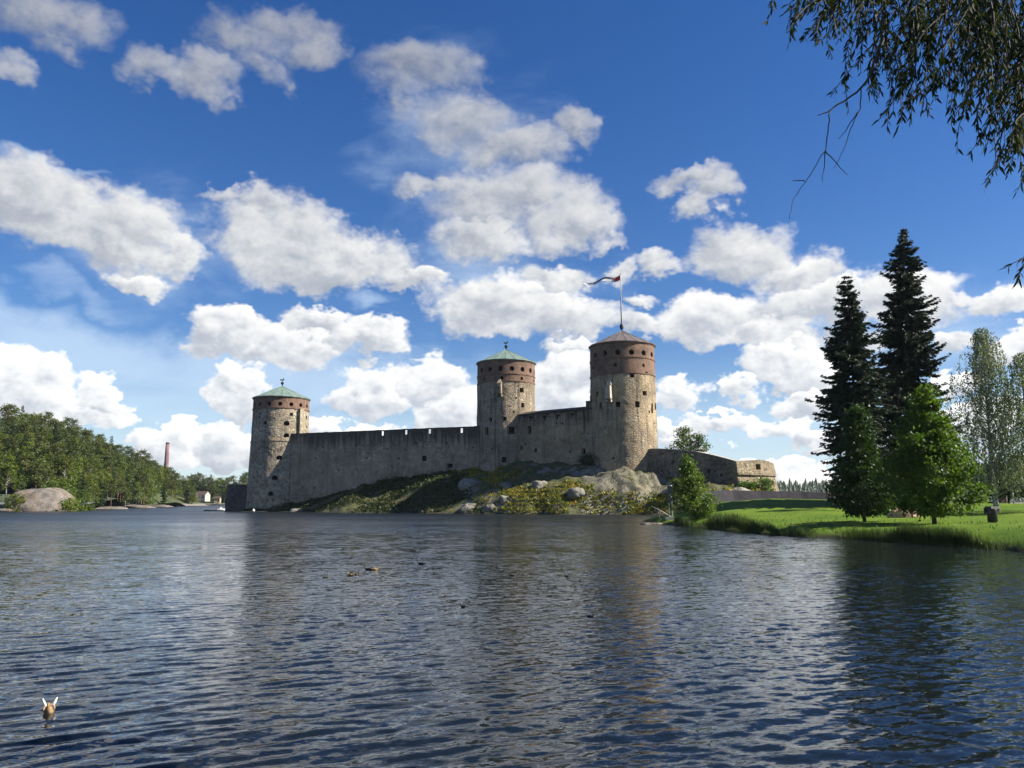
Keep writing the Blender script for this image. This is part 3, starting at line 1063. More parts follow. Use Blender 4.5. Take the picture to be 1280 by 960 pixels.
def build_water():
    r = random.Random(3)
    rows = [-4000, -1500, -500, -150, -50, -15, -3, 2, 4]
    y = 5.5
    while y < 60:
        y += max(0.028, y * 0.0042)
        rows.append(y)
    while y < 9000:
        y *= 1.035
        rows.append(y)
    rows = np.array(rows)
    nc = 700
    u = np.linspace(-1, 1, nc)
    half = 0.74 * np.abs(rows) + 4
    X = u[None] * half[:, None]
    Y = np.repeat(rows[:, None], nc, 1)
    # outer columns
    side = [(1.3, 20), (2.2, 120), (4, 1500), (6, 9000)]
    L = [(-(a * half + b))[:, None] for a, b in reversed(side)]
    Rr = [(a * half + b)[:, None] for a, b in side]
    X = np.concatenate(L + [X] + Rr, 1)
    Y = np.repeat(rows[:, None], X.shape[1], 1)
    Z = np.zeros_like(X)
    dy = np.gradient(rows)[:, None]
    amp_mod = 0.75 + 0.9 * (fbm(X * 0.05, Y * 0.03, seed=90, octv=3) + 0.15)
    for k in range(84):
        second = k % 3 == 2
        lam = 0.14 * (8.0 ** (k / 83.0)) * r.uniform(0.9, 1.1)
        th = (r.gauss(0, 0.34) + R(-108)) if second else (r.gauss(0, 0.21) + R(-68))
        kk = 2 * PI / lam
        slope = 0.030 * math.exp(-0.5 * (math.log(lam / 0.33) / 0.6) ** 2)
        a = slope / kk
        fade = np.clip((lam / np.maximum(dy, 1e-4) - 2.5) / 3.0, 0, 1)
        fade = fade * np.clip(1.15 - np.abs(Y) / 75.0, 0, 1)
        ph = r.uniform(0, 2 * PI)
        wv = np.sin(kk * (X * math.cos(th) + Y * math.sin(th)) + ph + 3.0 * fbm(X * 0.16 / lam ** .5, Y * 0.16 / lam ** .5, seed=100 + k, octv=1))
        wx = np.clip(0.5 + X / 14.0, 0.1, 1.0) if second else np.clip(1.1 - X / 30.0, 0.5, 1.0)
        Z += a * wv * fade * amp_mod * wx
    V = np.stack([X, Y, Z], -1).reshape(-1, 3)
    m, N = material('lake_water')
    bs = N.bs
    bs.inputs['Base Color'].default_value = (0.006, 0.009, 0.011, 1)
    bs.inputs['Roughness'].default_value = 0.04
    bs.inputs['IOR'].default_value = 1.333
    p = N.pos
    rot = N.n('ShaderNodeVectorRotate')
    rot.inputs['Angle'].default_value = R(-16)
    N.put(rot.inputs['Vector'], p)
    q = N.v('MULTIPLY', rot.outputs[0], (0.42, 1.0, 1.0))
    gust = N.noise(N.v('MULTIPLY', p, (0.02, 0.05, 0.02)), 1.0, 4, 0.6)
    gm = N.mapr(gust, 0.40, 0.60, 0.5, 1.35)
    dist = N.v('LENGTH', p)

    def slopes(scale, det, amp):
        c = N.v('SUBTRACT', N.noise(q, scale, det, 0.6, col=True, dist=0.5), (0.5, 0.5, 0.5))
        return N.scale(c, amp)
    far = N.mapr(dist, 14, 70, 0.0, 1.0)
    sl = N.v('ADD', slopes(18.0, 2, 0.42), slopes(7.0, 2, 0.50))
    sl = N.v('ADD', sl, N.scale(slopes(2.2, 3, 1.05), far))
    sl = N.v('MULTIPLY', N.scale(sl, N.m('MULTIPLY', gm, N.mapr(dist, 40, 170, 1.0, 0.6))), (0.75, 1.15, 0.0))
    nn = N.v('NORMALIZE', N.v('ADD', N.nrm, sl))
    N.put(bs.inputs['Normal'], nn)
    # farther out the ripples are finer than the surface can carry: they act as roughness
    N.put(bs.inputs['Roughness'], N.m('MULTIPLY', N.mapr(dist, 35, 150, 0.06, 0.35), N.mapr(gust, 0.40, 0.60, 0.85, 1.1)))
    o = mesh_obj('water', V, grid_faces(len(rows), X.shape[1]), m, smooth=True)
    structure(o)


build_water()

# ------------------------------------------------------------------ castle


def roughen(V, amp, seed):
    V = np.asarray(V, float)
    for k in range(3):
        V[:, k] += fbm(V[:, 0] * 0.45 + 31 * k, V[:, 1] * 0.45, V[:, 2] * 0.45, seed=seed + k, octv=3) * amp
    return V


def round_tower(px, rpx, Y, base_py, top_py, feats, holes, rows2, brick, roof_m, apex_py, eave_py, label, mat, taper=1.045, r_spread=1.0,
                oriel=None, ledge=None, pilaster=None, hole_py=None, band2=None, hole_off=0.0, hole_r=0.5):
    c = at(px, 560, Y)
    cx, cy = c.x, Y
    r = rpx / F * math.hypot(cx, Y) * math.cos(PITCH) ** 0 * 0.985
    az = math.atan2(cx, cy)
    right = Vector((math.cos(az), -math.sin(az), 0))
    toward = Vector((-math.sin(az), -math.cos(az), 0))
    zb = at(px, base_py, Y - r).z
    zt = at(px, top_py, Y).z          # underside of roof
    root = thing('round_tower', label, 'tower', (cx, cy, zb), 0, 'round stone towers of the castle')

    def rad(z):
        t = (z - zb) / (zt - zb)
        return r * (taper - (taper - 1.0) * min(1, max(0, t)))

    def place(fx, fy):
        rx = rpx
        s = max(-0.985, min(0.985, (fx - px) / rx))
        th = math.asin(s)
        n = (right * math.sin(th) + toward * math.cos(th)).normalized()
        surf_Y = cy + n.y * r
        z = at(fx, fy, surf_Y).z
        rr = rad(z)
        return n, z, rr
    z_brick = at(px, brick, Y - r).z
    # stone shaft: finely divided so that its outline is uneven
    n_s = 112

    def ring_solid(z0, z1, rf, dz=0.45, amp=0.10, seed=1):
        nz = max(2, int((z1 - z0) / dz) + 1)
        zs = np.linspace(z0, z1, nz)
        V = []
        for z in zs:
            rr = rf(z)
            for k in range(n_s):
                a = 2 * PI * k / n_s
                V.append((rr * math.cos(a), rr * math.sin(a), z - zb))
        V = roughen(V, amp, seed)
        V = [tuple(v) for v in V]
        Fc = []
        for i in range(nz - 1):
            for k in range(n_s):
                a, b = i * n_s + k, i * n_s + (k + 1) % n_s
                Fc.append((a, b, b + n_s, a + n_s))
        Fc.append(tuple(range(n_s - 1, -1, -1)))
        Fc.append(tuple((nz - 1) * n_s + k for k in range(n_s)))
        return V, Fc
    V, Fc = ring_solid(zb - 3.0, z_brick, rad, amp=0.16, seed=int(px))
    shaft = mesh_obj('stone_shaft', V, Fc, mat, root)
    V, Fc = ring_solid(z_brick + 0.003, zt, lambda z: rad(z) + 0.04, amp=0.05, seed=3)
    band = mesh_obj('brick_band', V, Fc, M_brick, root)

    # openings
    cut_s, cut_b = MB(), MB()
    panes = []

    def opening(n, z, rr, w, h, kind, target, depth=0.9):
        ang = math.atan2(n.y, n.x)
        out = 0.6
        prof = []
        if kind == 'round':
            prof = [(w / 2 * math.cos(2 * PI * k / 14), h / 2 * math.sin(2 * PI * k / 14)) for k in range(14)]
        elif kind == 'arch':
            prof = [(-w / 2, -h / 2), (w / 2, -h / 2), (w / 2, 0)] + [(w / 2 * math.cos(PI * k / 6), h / 2 * math.sin(PI * k / 6)) for k in range(1, 6)] + [(-w / 2, 0)]
        else:
            prof = [(-w / 2, -h / 2), (w / 2, -h / 2), (w / 2, h / 2), (-w / 2, h / 2)]
        t = Vector((-n.y, n.x, 0))
        def pr(d, k=1.0):
            return [tuple(n * d + t * a * k + Vector((0, 0, z - zb + b * k))) for a, b in prof]
        m = len(prof)
        Vv = pr(rr + out) + pr(rr - depth)
        FF = [tuple(range(m)), tuple(range(2 * m - 1, m - 1, -1))] + [(i, i + m, (i + 1) % m + m, (i + 1) % m) for i in range(m)]
        target.add(Vv, FF)
        mb = MB()
        Vv = pr(rr - depth + 0.10, 1.06) + pr(rr - depth - 0.12, 1.06)
        mb.add(Vv, FF)
        panes.append((mb, kind))
    for (fx, fy, w, h, kind) in feats:
        n, z, rr = place(fx, fy)
        tgt = cut_s if z < z_brick - 0.2 else cut_b
        if abs(z - z_brick) < h / 2 + 0.05 and tgt is cut_s:
            z = z_brick - h / 2 - 0.06
        opening(n, z, rr, w, h, kind, tgt)
    # ring of round openings under the eaves
    hy = at(px, hole_py, Y - r).z
    for k in range(holes):
        a = hole_off + 2 * PI * k / holes
        n = right * math.sin(a) + toward * math.cos(a)
        opening(n, hy, rad(hy), hole_r * 2, hole_r * 2, 'round', cut_b)
    if rows2:
        y2 = at(px, rows2[0], Y - r).z
        for k in range(rows2[1]):
            a = rows2[2] + 2 * PI * k / rows2[1]
            n = right * math.sin(a) + toward * math.cos(a)
            opening(n, y2, rad(y2), 0.7, 0.75, 'arch', cut_b)
    if cut_s.V:
        carve(shaft, cut_s)
    if cut_b.V:
        carve(band, cut_b)
    for mb, kind in panes:
        mb.build('round_opening' if kind == 'round' else 'window', M_hole, root)
    # string courses
    def course(z, hgt, out, m=M_brick, nm='string_course'):
        rr = rad(z) + 0.04
        mb = MB()
        pr = [(rr - 0.3, -hgt / 2), (rr + out * .6, -hgt / 2), (rr + out, 0.0), (rr + out, hgt / 2), (rr - 0.3, hgt / 2 + 0.05), (rr - 0.3, -hgt / 2)]
        V2, F2 = [], []
        for (a, b) in pr:
            for k in range(96):
                an = 2 * PI * k / 96
                V2.append((a * math.cos(an), a * math.sin(an), z - zb + b))
        for i in range(len(pr) - 1):
            for k in range(96):
                p_, q_ = i * 96 + k, i * 96 + (k + 1) % 96
                F2.append((p_, q_, q_ + 96, p_ + 96))
        mb.add(V2, F2)
        mb.build(nm, m, root, smooth=False)
    course(at(px, band2 if band2 else brick, Y - r).z, 0.3, 0.14)
    if band2:
        course(z_brick, 0.28, 0.10)
    course(zt - 0.17, 0.3, 0.16, M_brick, 'eaves_course')
    # roof: low cone of sheet metal with seams
    z_e = zt + 0.004
    z_a = at(px, apex_py, Y).z
    ro = rad(zt) + 0.45
    n_r = 20
    mb = MB()
    V2 = [(ro * math.cos(2 * PI * k / n_r), ro * math.sin(2 * PI * k / n_r), z_e - zb - 0.0) for k in range(n_r)]
    V2 += [(ro * math.cos(2 * PI * k / n_r), ro * math.sin(2 * PI * k / n_r), z_e - zb + 0.14) for k in range(n_r)]
    V2 += [((ro - 1.6) * math.cos(2 * PI * k / n_r), (ro - 1.6) * math.sin(2 * PI * k / n_r), z_e - zb + 0.14 + (z_a - z_e) * 1.6 / ro * 0.86) for k in range(n_r)]
    V2.append((0, 0, z_a - zb))
    F2 = [tuple(range(n_r - 1, -1, -1))]
    for lv in range(2):
        F2 += [(lv * n_r + k, lv * n_r + (k + 1) % n_r, (lv + 1) * n_r + (k + 1) % n_r, (lv + 1) * n_r + k) for k in range(n_r)]
    F2 += [(2 * n_r + k, 2 * n_r + (k + 1) % n_r, 3 * n_r) for k in range(n_r)]
    mb.add(V2, F2)
    for k in range(n_r):
        a = 2 * PI * k / n_r
        e = Vector((ro * math.cos(a), ro * math.sin(a), z_e - zb + 0.16))
        mdl = Vector(((ro - 1.6) * math.cos(a), (ro - 1.6) * math.sin(a), z_e - zb + 0.16 + (z_a - z_e) * 1.6 / ro * 0.86))
        mb.tube([e, mdl, (0, 0, z_a - zb + 0.02)], 0.05, 4)
    roof = mb.build('roof', roof_m, root)
    # finial
    fb = MB()
    fb.tube([(0, 0, z_a - zb - 0.3), (0, 0, z_a - zb + 1.1)], [0.16, 0.07], 8)
    fb.ball((0, 0, z_a - zb + 0.75), 0.42, 12, 8)
    fb.build('finial', M_iron, roof, smooth=True)
    if pilaster:
        fx, y0, y1 = pilaster
        n, z0, rr = place(fx, y1)
        _, z1, _ = place(fx, y0)
        ang = math.atan2(n.y, n.x)
        pb = MB()
        pb.box((n.x * (rr - 0.1), n.y * (rr - 0.1), (z0 + z1) / 2 - zb), (1.7, 1.3, z1 - z0), ang)
        pb.build('buttress', mat, root)
    if oriel:
        fx, y0, y1 = oriel
        n, z0, rr = place(fx, y1)
        _, z1, _ = place(fx, y0)
        ang = math.atan2(n.y, n.x)
        rr = rad(z0)
        ob = MB()
        hh = z1 - z0
        ob.box((n.x * (rr + 0.35), n.y * (rr + 0.35), z0 + hh * 0.42 - zb), (2.2, 1.15, hh * 0.56), ang, top=(0.9, 0.85))
        ob.box((n.x * (rr + 0.15), n.y * (rr + 0.15), z0 + hh * 0.855 - zb), (1.6, 1.2, hh * 0.25), ang, top=(0.3, 0.3))
        t = Vector((-n.y, n.x, 0))
        for s in (-0.42, 0.42):
            pz = z0 + hh * 0.05 - zb
            q = n * (rr + 0.25) + t * s
            ob.box((q.x, q.y, pz), (1.5, 0.32, hh * 0.11), ang)
        ob.build('oriel', M_limew if oriel and px > 700 else mat, root)
    if ledge:
        course(at(px, ledge, Y - r).z, 0.25, 0.10, mat, 'stone_ledge')
    return root, place, r, cx, cy, zb, z_a


A = 'arch'
Q = 'square'
tl = round_tower(349.5, 32.8, 212, 640, 499.5,
                 [(361.3, 518, .8, .9, Q), (356.3, 529, 1.5, 1.15, A), (356.5, 544, 1.4, 1.1, A), (349.5, 572, 1.5, 1.1, A), (345.5, 597, 1.4, 1.15, A), (342, 617, 1.4, 1.15, A),
                  (332, 528.5, 1.1, .9, A), (379, 522, .7, .8, Q), (379.5, 534, .6, .7, Q), (377, 607, .6, .8, Q), (326, 517, .7, .6, Q), (327, 590, .5, .6, Q)],
                 16, None, 509.5, M_copper, 482.5, 499, 'left stone tower with green cone roof standing at the water', M_stone_a,
                 taper=1.09, ledge=551, pilaster=(371, 511, 546), hole_py=504.5, hole_off=R(-2.5), hole_r=0.55)
tm = round_tower(632.5, 36.6, 191, 594, 455.5,
                 [(652, 487.5, 1.1, 1.1, Q), (653, 506.5, .9, 1.1, Q), (631, 523.5, .75, .9, Q), (613.5, 524.5, .8, 1.0, Q), (609, 539, 1.0, 1.8, Q), (639.5, 538, 1.4, 1.7, Q),
                  (630, 574.5, 1.1, 1.2, Q), (616, 561, .4, .5, Q), (606, 503, .5, .8, Q), (642, 515, .4, .5, Q), (645, 497, .4, .5, Q)],
                 16, (472, 9, R(-8)), 476, M_copper, 437, 455, 'middle stone tower with green cone roof and narrow oriel', M_stone_b,
                 taper=1.03, oriel=(625, 474, 496), hole_py=460.5, band2=467, hole_off=R(-11), hole_r=0.6)
tr = round_tower(780, 40.3, 174, 592, 434.5,
                 [(759.5, 468.5, .9, .9, Q), (791.5, 468.5, .95, .95, Q), (749, 492.5, .9, 1.1, Q), (806, 491.5, 1.15, 1.0, Q), (753, 507, .8, 1.3, Q), (774, 505.5, 1.0, 1.2, Q), (797, 505.5, 1.05, 1.3, Q),
                  (814.5, 510, .8, 2.2, A), (818.8, 508, 1.2, 1.5, Q), (809, 467, .8, .8, Q), (768, 573, .4, .6, Q), (760, 480, .4, .5, Q), (811, 515, .4, .6, Q)],
                 15, (455.5, 7, R(-12)), 466, M_lead, 413.5, 434, 'tallest right stone tower with brown roof and flagpole', M_stone_c,
                 taper=1.055, oriel=(765, 474, 503), hole_py=440, band2=446, hole_off=R(-7.5), hole_r=0.6)
# weather cocks on the two green roofs


def weather_vane(t, ang):
    root, _, r, cx, cy, zb, za = t
    v = thing('weather_vane', 'black weathercock on the ball of the %s tower roof' % ang[1], 'weathervane', (cx, cy, za + 1.1), ang[0], 'weathercocks on the green roofs')
    b = MB()
    b.tube([(0, 0, -0.1), (0, 0, 0.5)], 0.04, 6)
    b.build('spindle', M_iron, v)
    b = MB()
    out = [(-.62, .55), (-.55, .95), (-.35, .78), (-.1, .72), (.15, .85), (.22, 1.1), (.38, 1.12), (.42, .98), (.58, .9), (.4, .82), (.33, .55), (.1, .42), (-.2, .42), (-.42, .5)]
    m = len(out)
    V = [(a, -.04, c - .1) for a, c in out] + [(a, .04, c - .1) for a, c in out]
    b.add(V, [tuple(range(m)), tuple(range(2 * m - 1, m - 1, -1))] + [(i, i + m, (i + 1) % m + m, (i + 1) % m) for i in range(m)])
    b.build('cockerel', M_iron, v)


weather_vane(tl, (0.3, 'left'))
weather_vane(tm, (0.2, 'middle'))

# flagpole with pennant on the right tower
root, _, _, cx, cy, zb, za = tr
fp = thing('flagpole', 'tall thin flagpole on the brown roof of the tallest tower', 'flagpole', (cx, cy, za + 0.4))
ztop = at(775, 343, 174).z - za - 0.4
xt = at(775.3, 343, 174).x - cx
b = MB()
b.tube([(0, 0, 0), (xt * .5, 0, ztop * .5), (xt, 0, ztop)], [0.16, 0.12, 0.06], 8)
b.build('pole', M_pole, fp, smooth=True)
b = MB()
b.ball((0, 0, 0.7), 0.42, 12, 8)
b.build('ball', M_iron, fp, smooth=True)
b = MB()
b.ball((xt, 0, ztop + 0.06), 0.12, 8, 6)
b.build('knob', M_iron, fp, smooth=True)


def pennant_mat():
    m, N = material('pennant_cloth')
    uv = N.n('ShaderNodeUVMap')
    x, y, _ = N.sep(uv.outputs[0])
    c = N.mix(N.mapr(x, 0.165, 0.17), (0.55, 0.06, 0.04), (0.75, 0.75, 0.76))
    band = N.m('MULTIPLY', N.mapr(y, 0.50, 0.52), N.mapr(x, 0.165, 0.17))
    c = N.mix(band, c, (0.035, 0.04, 0.09))
    N.put(N.bs.inputs['Base Color'], c)
    N.bs.inputs['Roughness'].default_value = 0.8
    return m


pn = thing('pennant', 'red, white and dark blue forked pennant streaming left from the flagpole', 'flag', (cx + xt, cy, za + 0.4 + ztop - 0.25))
nL, nH = 40, 5
P0 = at(775, 346, 174)
L = 8.3
V, Fc, UV = [], [], []
for side in (0, 1):
    for i in range(nL + 1):
        s = i / nL
        hgt = 1.0 * (1 - s) ** 0.8 + 0.2
        zc = -0.45 - s * 1.6 - 0.22 * math.sin(s * 11)
        yy = 0.55 * math.sin(s * 9.0 + 0.5) * s ** 0.4
        for j in range(nH + 1):
            q = j / nH
            V.append((-L * s, yy + (0.012 if side else -0.012) + 0.25 * (q - .5) * math.sin(s * 14), zc + hgt * (q - 0.5)))
            UV.append((s, q))
for side in (0, 1):
    o_ = side * (nL + 1) * (nH + 1)
    for i in range(nL):
        for j in range(nH):
            if i > nL * 0.72 and j == 2:
                continue
            a = o_ + i * (nH + 1) + j
            f = (a, a + nH + 1, a + nH + 2, a + 1)
            Fc.append(f if side else f[::-1])
po = mesh_obj('cloth', V, Fc, pennant_mat(), pn, smooth=True)
uvl = po.data.uv_layers.new(name='UVMap')
for lp in po.data.loops:
    uvl.data[lp.index].uv = UV[lp.vertex_index]


def wall_solid(path, zt, zbm, thick, amp=0.12, seed=1, dx=0.6, dz=0.6, batter=0.0):
    """closed wall along a path (outer face), tops and bottoms given per point; returns V, F"""
    P = [Vector((p[0], p[1])) for p in path]
    seg = [0.0]
    for i in range(1, len(P)):
        seg.append(seg[-1] + (P[i] - P[i - 1]).length)
    tot = seg[-1]
    n = max(2, int(tot / dx) + 1)
    S_ = np.linspace(0, tot, n)
    X = np.interp(S_, seg, [p.x for p in P])
    Y = np.interp(S_, seg, [p.y for p in P])
    Z1 = np.interp(S_, seg, zt)
    Z0 = np.interp(S_, seg, zbm)
    TX, TY = np.gradient(X), np.gradient(Y)
    ln = np.hypot(TX, TY)
    TX, TY = TX / ln, TY / ln
    NX_, NY_ = TY, -TX      # outward (towards the viewer for a path running right)
    nz = max(2, int((max(zt) - min(zbm)) / dz) + 1)
    T = np.linspace(0, 1, nz)
    V = []
    for i in range(n):
        for t in T:
            z = Z0[i] + (Z1[i] - Z0[i]) * t
            off = batter * (1 - t)
            V.append((X[i] + NX_[i] * off, Y[i] + NY_[i] * off, z))
    for i in range(n):
        for t in T:
            z = Z0[i] + (Z1[i] - Z0[i]) * t
            V.append((X[i] - NX_[i] * thick, Y[i] - NY_[i] * thick, z))
    V = roughen(V, amp, seed)
    m = n * nz
    Fc = []
    for i in range(n - 1):
        for j in range(nz - 1):
            a = i * nz + j
            Fc.append((a, a + nz, a + nz + 1, a + 1))
            b_ = m + a
            Fc.append((b_, b_ + 1, b_ + nz + 1, b_ + nz))
        a = i * nz
        Fc.append((a, m + a, m + a + nz, a + nz))
        a = i * nz + nz - 1
        Fc.append((a, a + nz, m + a + nz, m + a))
    for j in range(nz - 1):
        Fc.append((j, j + 1, m + j + 1, m + j))
        a = (n - 1) * nz + j
        Fc.append((a, m + a, m + a + 1, a + 1))
    return [tuple(v) for v in V], Fc


def face_point(p0, p1, px, py):
    """point of the vertical plane through p0-p1 seen at px, py, with outward normal"""
    d = at(px, py, 100) - Vector((0, 0, H))
    e = Vector((p1[0] - p0[0], p1[1] - p0[1]))
    den = d.x * e.y - d.y * e.x
    t = (p0[0] * e.y - p0[1] * e.x) / den
    n = Vector((e.y, -e.x, 0)).normalized()
    if n.y > 0:
        n = -n
    return Vector((d.x * t, d.y * t, H + d.z * t)), n


def box_at(mb, p, n, w, h, d0, d1, shear=0.0):
    """box on a wall face: w wide, h high, from d0 outside to d1 inside (negative = inside)"""
    t = Vector((-n.y, n.x, 0))
    V = []
    for d in (d0, d1):
        for a, b_ in ((-w / 2, -h / 2), (w / 2, -h / 2), (w / 2, h / 2), (-w / 2, h / 2)):
            V.append(p + n * d + t * (a + shear * (d0 - d)) + Vector((0, 0, b_)))
    mb.add(V, [(0, 1, 2, 3), (7, 6, 5, 4), (0, 4, 5, 1), (1, 5, 6, 2), (2, 6, 7, 3), (3, 7, 4, 0)])


# ---- long curtain wall between left and middle tower
a0 = at(364, 542, 206.2)
a1 = at(600, 532.5, 187.5)
cw = thing('curtain_wall', 'long dark-topped stone curtain wall between the left and middle towers', 'castle wall', (a0.x, a0.y, 0))
PAR = 3.0
V, Fc = wall_solid([a0, a1], [a0.z - PAR, a1.z - PAR], [-1.0, 3.0], 3.0, amp=0.14, seed=21)
V = [(v[0] - a0.x, v[1] - a0.y, v[2]) for v in V]
wm = mesh_obj('wall_face', V, Fc, M_wall_a, cw)
cb = MB()
wins = []
for (fx, fy, w, h) in ((530, 573, 1.3, 1.3), (562, 582, 1.5, 1.0), (498, 573, .7, .5), (506, 562, .5, .5), (393, 610, .5, .5), (548, 560, .4, .5), (520, 553, .4, .5), (446, 556, .4, .4), (470, 590, .4, .4), (420, 575, .35, .4), (403, 590, .35, .35)):
    p, n = face_point(a0, a1, fx, fy)
    p = p - Vector((a0.x, a0.y, 0))
    box_at(cb, p, n, w, h, 0.6, -0.8)
    wb = MB()
    box_at(wb, p, n, w * 1.05, h * 1.05, -0.7, -0.9)
    wins.append(wb)
carve(wm, cb)
for wb in wins:
    wb.build('wall_recess', M_hole, cw)
V, Fc = wall_solid([a0, a1], [a0.z, a1.z], [a0.z - PAR + 0.003, a1.z - PAR + 0.003], 0.8, amp=0.07, seed=22, dz=0.5)
V = [(v[0] - a0.x, v[1] - a0.y, v[2]) for v in V]
pm_ = mesh_obj('parapet', V, Fc, M_wall_a, cw)
cb = MB()
for fx, fy in ((479.6, 541.5), (509, 540), (538.6, 539), (578.6, 538)):
    p, n = face_point(a0, a1, fx, fy)
    box_at(cb, p - Vector((a0.x, a0.y, 0)), n, 0.55, 1.15, 0.6, -1.6, shear=-0.47)
carve(pm_, cb)
# rough loose stones along the wall top
cp = MB()
rr_ = random.Random(5)
e = (a1 - a0)
for k in range(30):
    t = rr_.random()
    p = a0 + e * t - Vector((a0.x, a0.y, 0))
    cp.box((p.x + 0.1, p.y + 0.35, p.z - 0.02), (rr_.uniform(.3, 1.4), rr_.uniform(.4, .7), rr_.uniform(.05, .18)), math.atan2(e.y, e.x) + rr_.uniform(-.1, .1))
cp.build('coping', M_wall_a, cw)

# ---- range between middle and right tower
b0 = at(646, 518, 185.0)
b1 = at(748, 509, 171.5)
rg = thing('curtain_wall', 'plastered castle range with small loopholes between the middle and right towers', 'castle wall', (b0.x, b0.y, 0))
V, Fc = wall_solid([b0, b1], [b0.z - 0.35, b1.z - 0.35], [6.0, 7.0], 5.0, amp=0.14, seed=23)
V = [(v[0] - b0.x, v[1] - b0.y, v[2]) for v in V]
wm = mesh_obj('wall_face', V, Fc, M_wall_b, rg)
cb = MB()
wins = []
for (fx, fy, w, h) in ((663.6, 521.5, 1.1, .45), (663.6, 524, .35, .8), (680.7, 521.5, 1.1, .45), (680.7, 524, .35, .8), (697, 519.5, 1.1, .45), (697, 522, .35, .8), (715, 518, 1.1, .45), (715, 520.5, .35, .8),
                       (695.5, 529.3, .5, .4), (703, 529, .5, .4), (662, 537.5, .9, 1.8), (656.8, 555, .4, .5), (651.5, 560, .9, 1.0), (669.5, 563, .7, .9), (712.5, 564.5, .6, .5), (729.5, 564, .9, 1.2),
                       (673, 550, .3, .3), (694, 548, .3, .3), (685, 571, .3, .3)):
    p, n = face_point(b0, b1, fx, fy)
    p = p - Vector((b0.x, b0.y, 0))
    box_at(cb, p, n, w, h, 0.6, -0.8)
    wb = MB()
    box_at(wb, p, n, w * 1.05, h * 1.05, -0.7, -0.9)
    wins.append(wb)
carve(wm, cb)
for wb in wins:
    wb.build('loophole', M_hole, rg)
# low lean-to roof seen as a dark line
e = (b1 - b0)
tv = Vector((e.x, e.y, 0)).normalized()
nv_ = Vector((tv.y, -tv.x, 0))
rb = MB()
q0, q1 = Vector((0, 0, b0.z)), Vector((e.x, e.y, b1.z))
Vr = []
for q in (q0, q1):
    for d, dz in ((0.35, -0.35), (0.35, -0.12), (-2.6, 0.75), (-5.3, -0.12), (-5.3, -0.35)):
        Vr.append(q + nv_ * d + Vector((0, 0, dz + 0.02)))
rb.add(Vr, [(0, 1, 2, 3, 4), (9, 8, 7, 6, 5)] + [(i, i + 5, (i + 1) % 5 + 5, (i + 1) % 5) for i in range(5)])
rb.build('roof', M_darkroof, rg)
# projecting garderobe and step up to the tower
p, n = face_point(b0, b1, 727.5, 530)
p = p - Vector((b0.x, b0.y, 0))
gb = MB()
box_at(gb, p + Vector((0, 0, 0.0)), n, 1.5, 3.2, 0.9, -0.4)
box_at(gb, p + Vector((0, 0, -1.95)), n, 1.2, 0.7, 0.6, -0.4)
gb.build('oriel', M_wall_b, rg)
p, n = face_point(b0, b1, 736.5, 513)
p = p - Vector((b0.x, b0.y, 0))
gb = MB()
box_at(gb, p + Vector((0, 0, 0.4)), n, 1.5, 3.4, 0.15, -3)
box_at(gb, p + tv * 0.9 + Vector((0, 0, 1.9)), n, 1.2, 2.6, 0.12, -3)
gb.build('buttress', M_wall_b, rg)

# ---- curved right wall
pr_ = [at(802, 562, 169.5), at(822, 561.5, 166.5), at(845, 562.5, 163.5), at(870, 565, 160.5), at(895, 570.5, 157.5), at(912, 575, 155.5), at(921, 577.5, 154.8)]
rw = thing('curtain_wall', 'curved brown stone wall sloping down right of the tallest tower', 'castle wall', (pr_[0].x, pr_[0].y, 0))
o0 = Vector((pr_[0].x, pr_[0].y, 0))
V, Fc = wall_solid(pr_, [p.z for p in pr_], [5, 4.5, 4, 3.5, 2.8, 2.5, 2.2], 2.0, amp=0.14, seed=24, batter=1.0)
V = [(v[0] - o0.x, v[1] - o0.y, v[2]) for v in V]
wm = mesh_obj('wall_face', V, Fc, M_wall_c, rw)
cb = MB()
wins = []
for (fx, fy, w, h) in ((841.5, 577, .6, .7), (887, 589, .7, .8), (866, 584, .4, .5), (903, 594, .5, .5)):
    i = max(0, min(5, next((k for k in range(6) if (pr_[k + 1].x / pr_[k + 1].y) * F + 640 > fx), 5)))
    p, n = face_point(pr_[i], pr_[i + 1], fx, fy)
    p = p - o0
    box_at(cb, p, n, w, h, 1.6, -0.6)
    wb = MB()
    box_at(wb, p, n, w * 1.05, h * 1.05, -0.5, -0.7)
    wins.append(wb)
carve(wm, cb)
for wb in wins:
    wb.build('loophole', M_hole, rw)
cpb = MB()
V, Fc = wall_solid([(p.x - o0.x, p.y - o0.y) for p in pr_], [p.z + 0.16 for p in pr_], [p.z + 0.004 for p in pr_], 1.9, amp=0.03, seed=25, dz=0.2)
mesh_obj('coping', V, Fc, M_limew, rw)

# ---- low bastion at the right end
bp = [at(920.5, 577, 154.2), at(935, 575.5, 156.0), at(950, 575, 158.5), at(960, 576, 161), at(967, 579.5, 165), at(968, 583, 171)]
ba = thing('bastion', 'low rounded lichened stone bastion with a gun port at the right end of the castle', 'bastion', (bp[0].x, bp[0].y, 0))
o0 = Vector((bp[0].x, bp[0].y, 0))
zc_ = at(945, 592, 157).z
V, Fc = wall_solid([(p.x - o0.x, p.y - o0.y) for p in bp], [p.z for p in bp], [zc_ + 0.01] * 6, 3.5, amp=0.16, seed=26, batter=0.25)
up = mesh_obj('parapet', V, Fc, M_bast, ba)
p, n = face_point(bp[1], bp[2], 947, 583.5)
p = p - o0
cb = MB()
box_at(cb, p, n, 1.5, 1.1, 1.0, -1.4)
carve(up, cb)
wb = MB()
box_at(wb, p, n, 1.6, 1.2, -1.3, -1.5)
wb.build('gun_port', M_hole, ba)
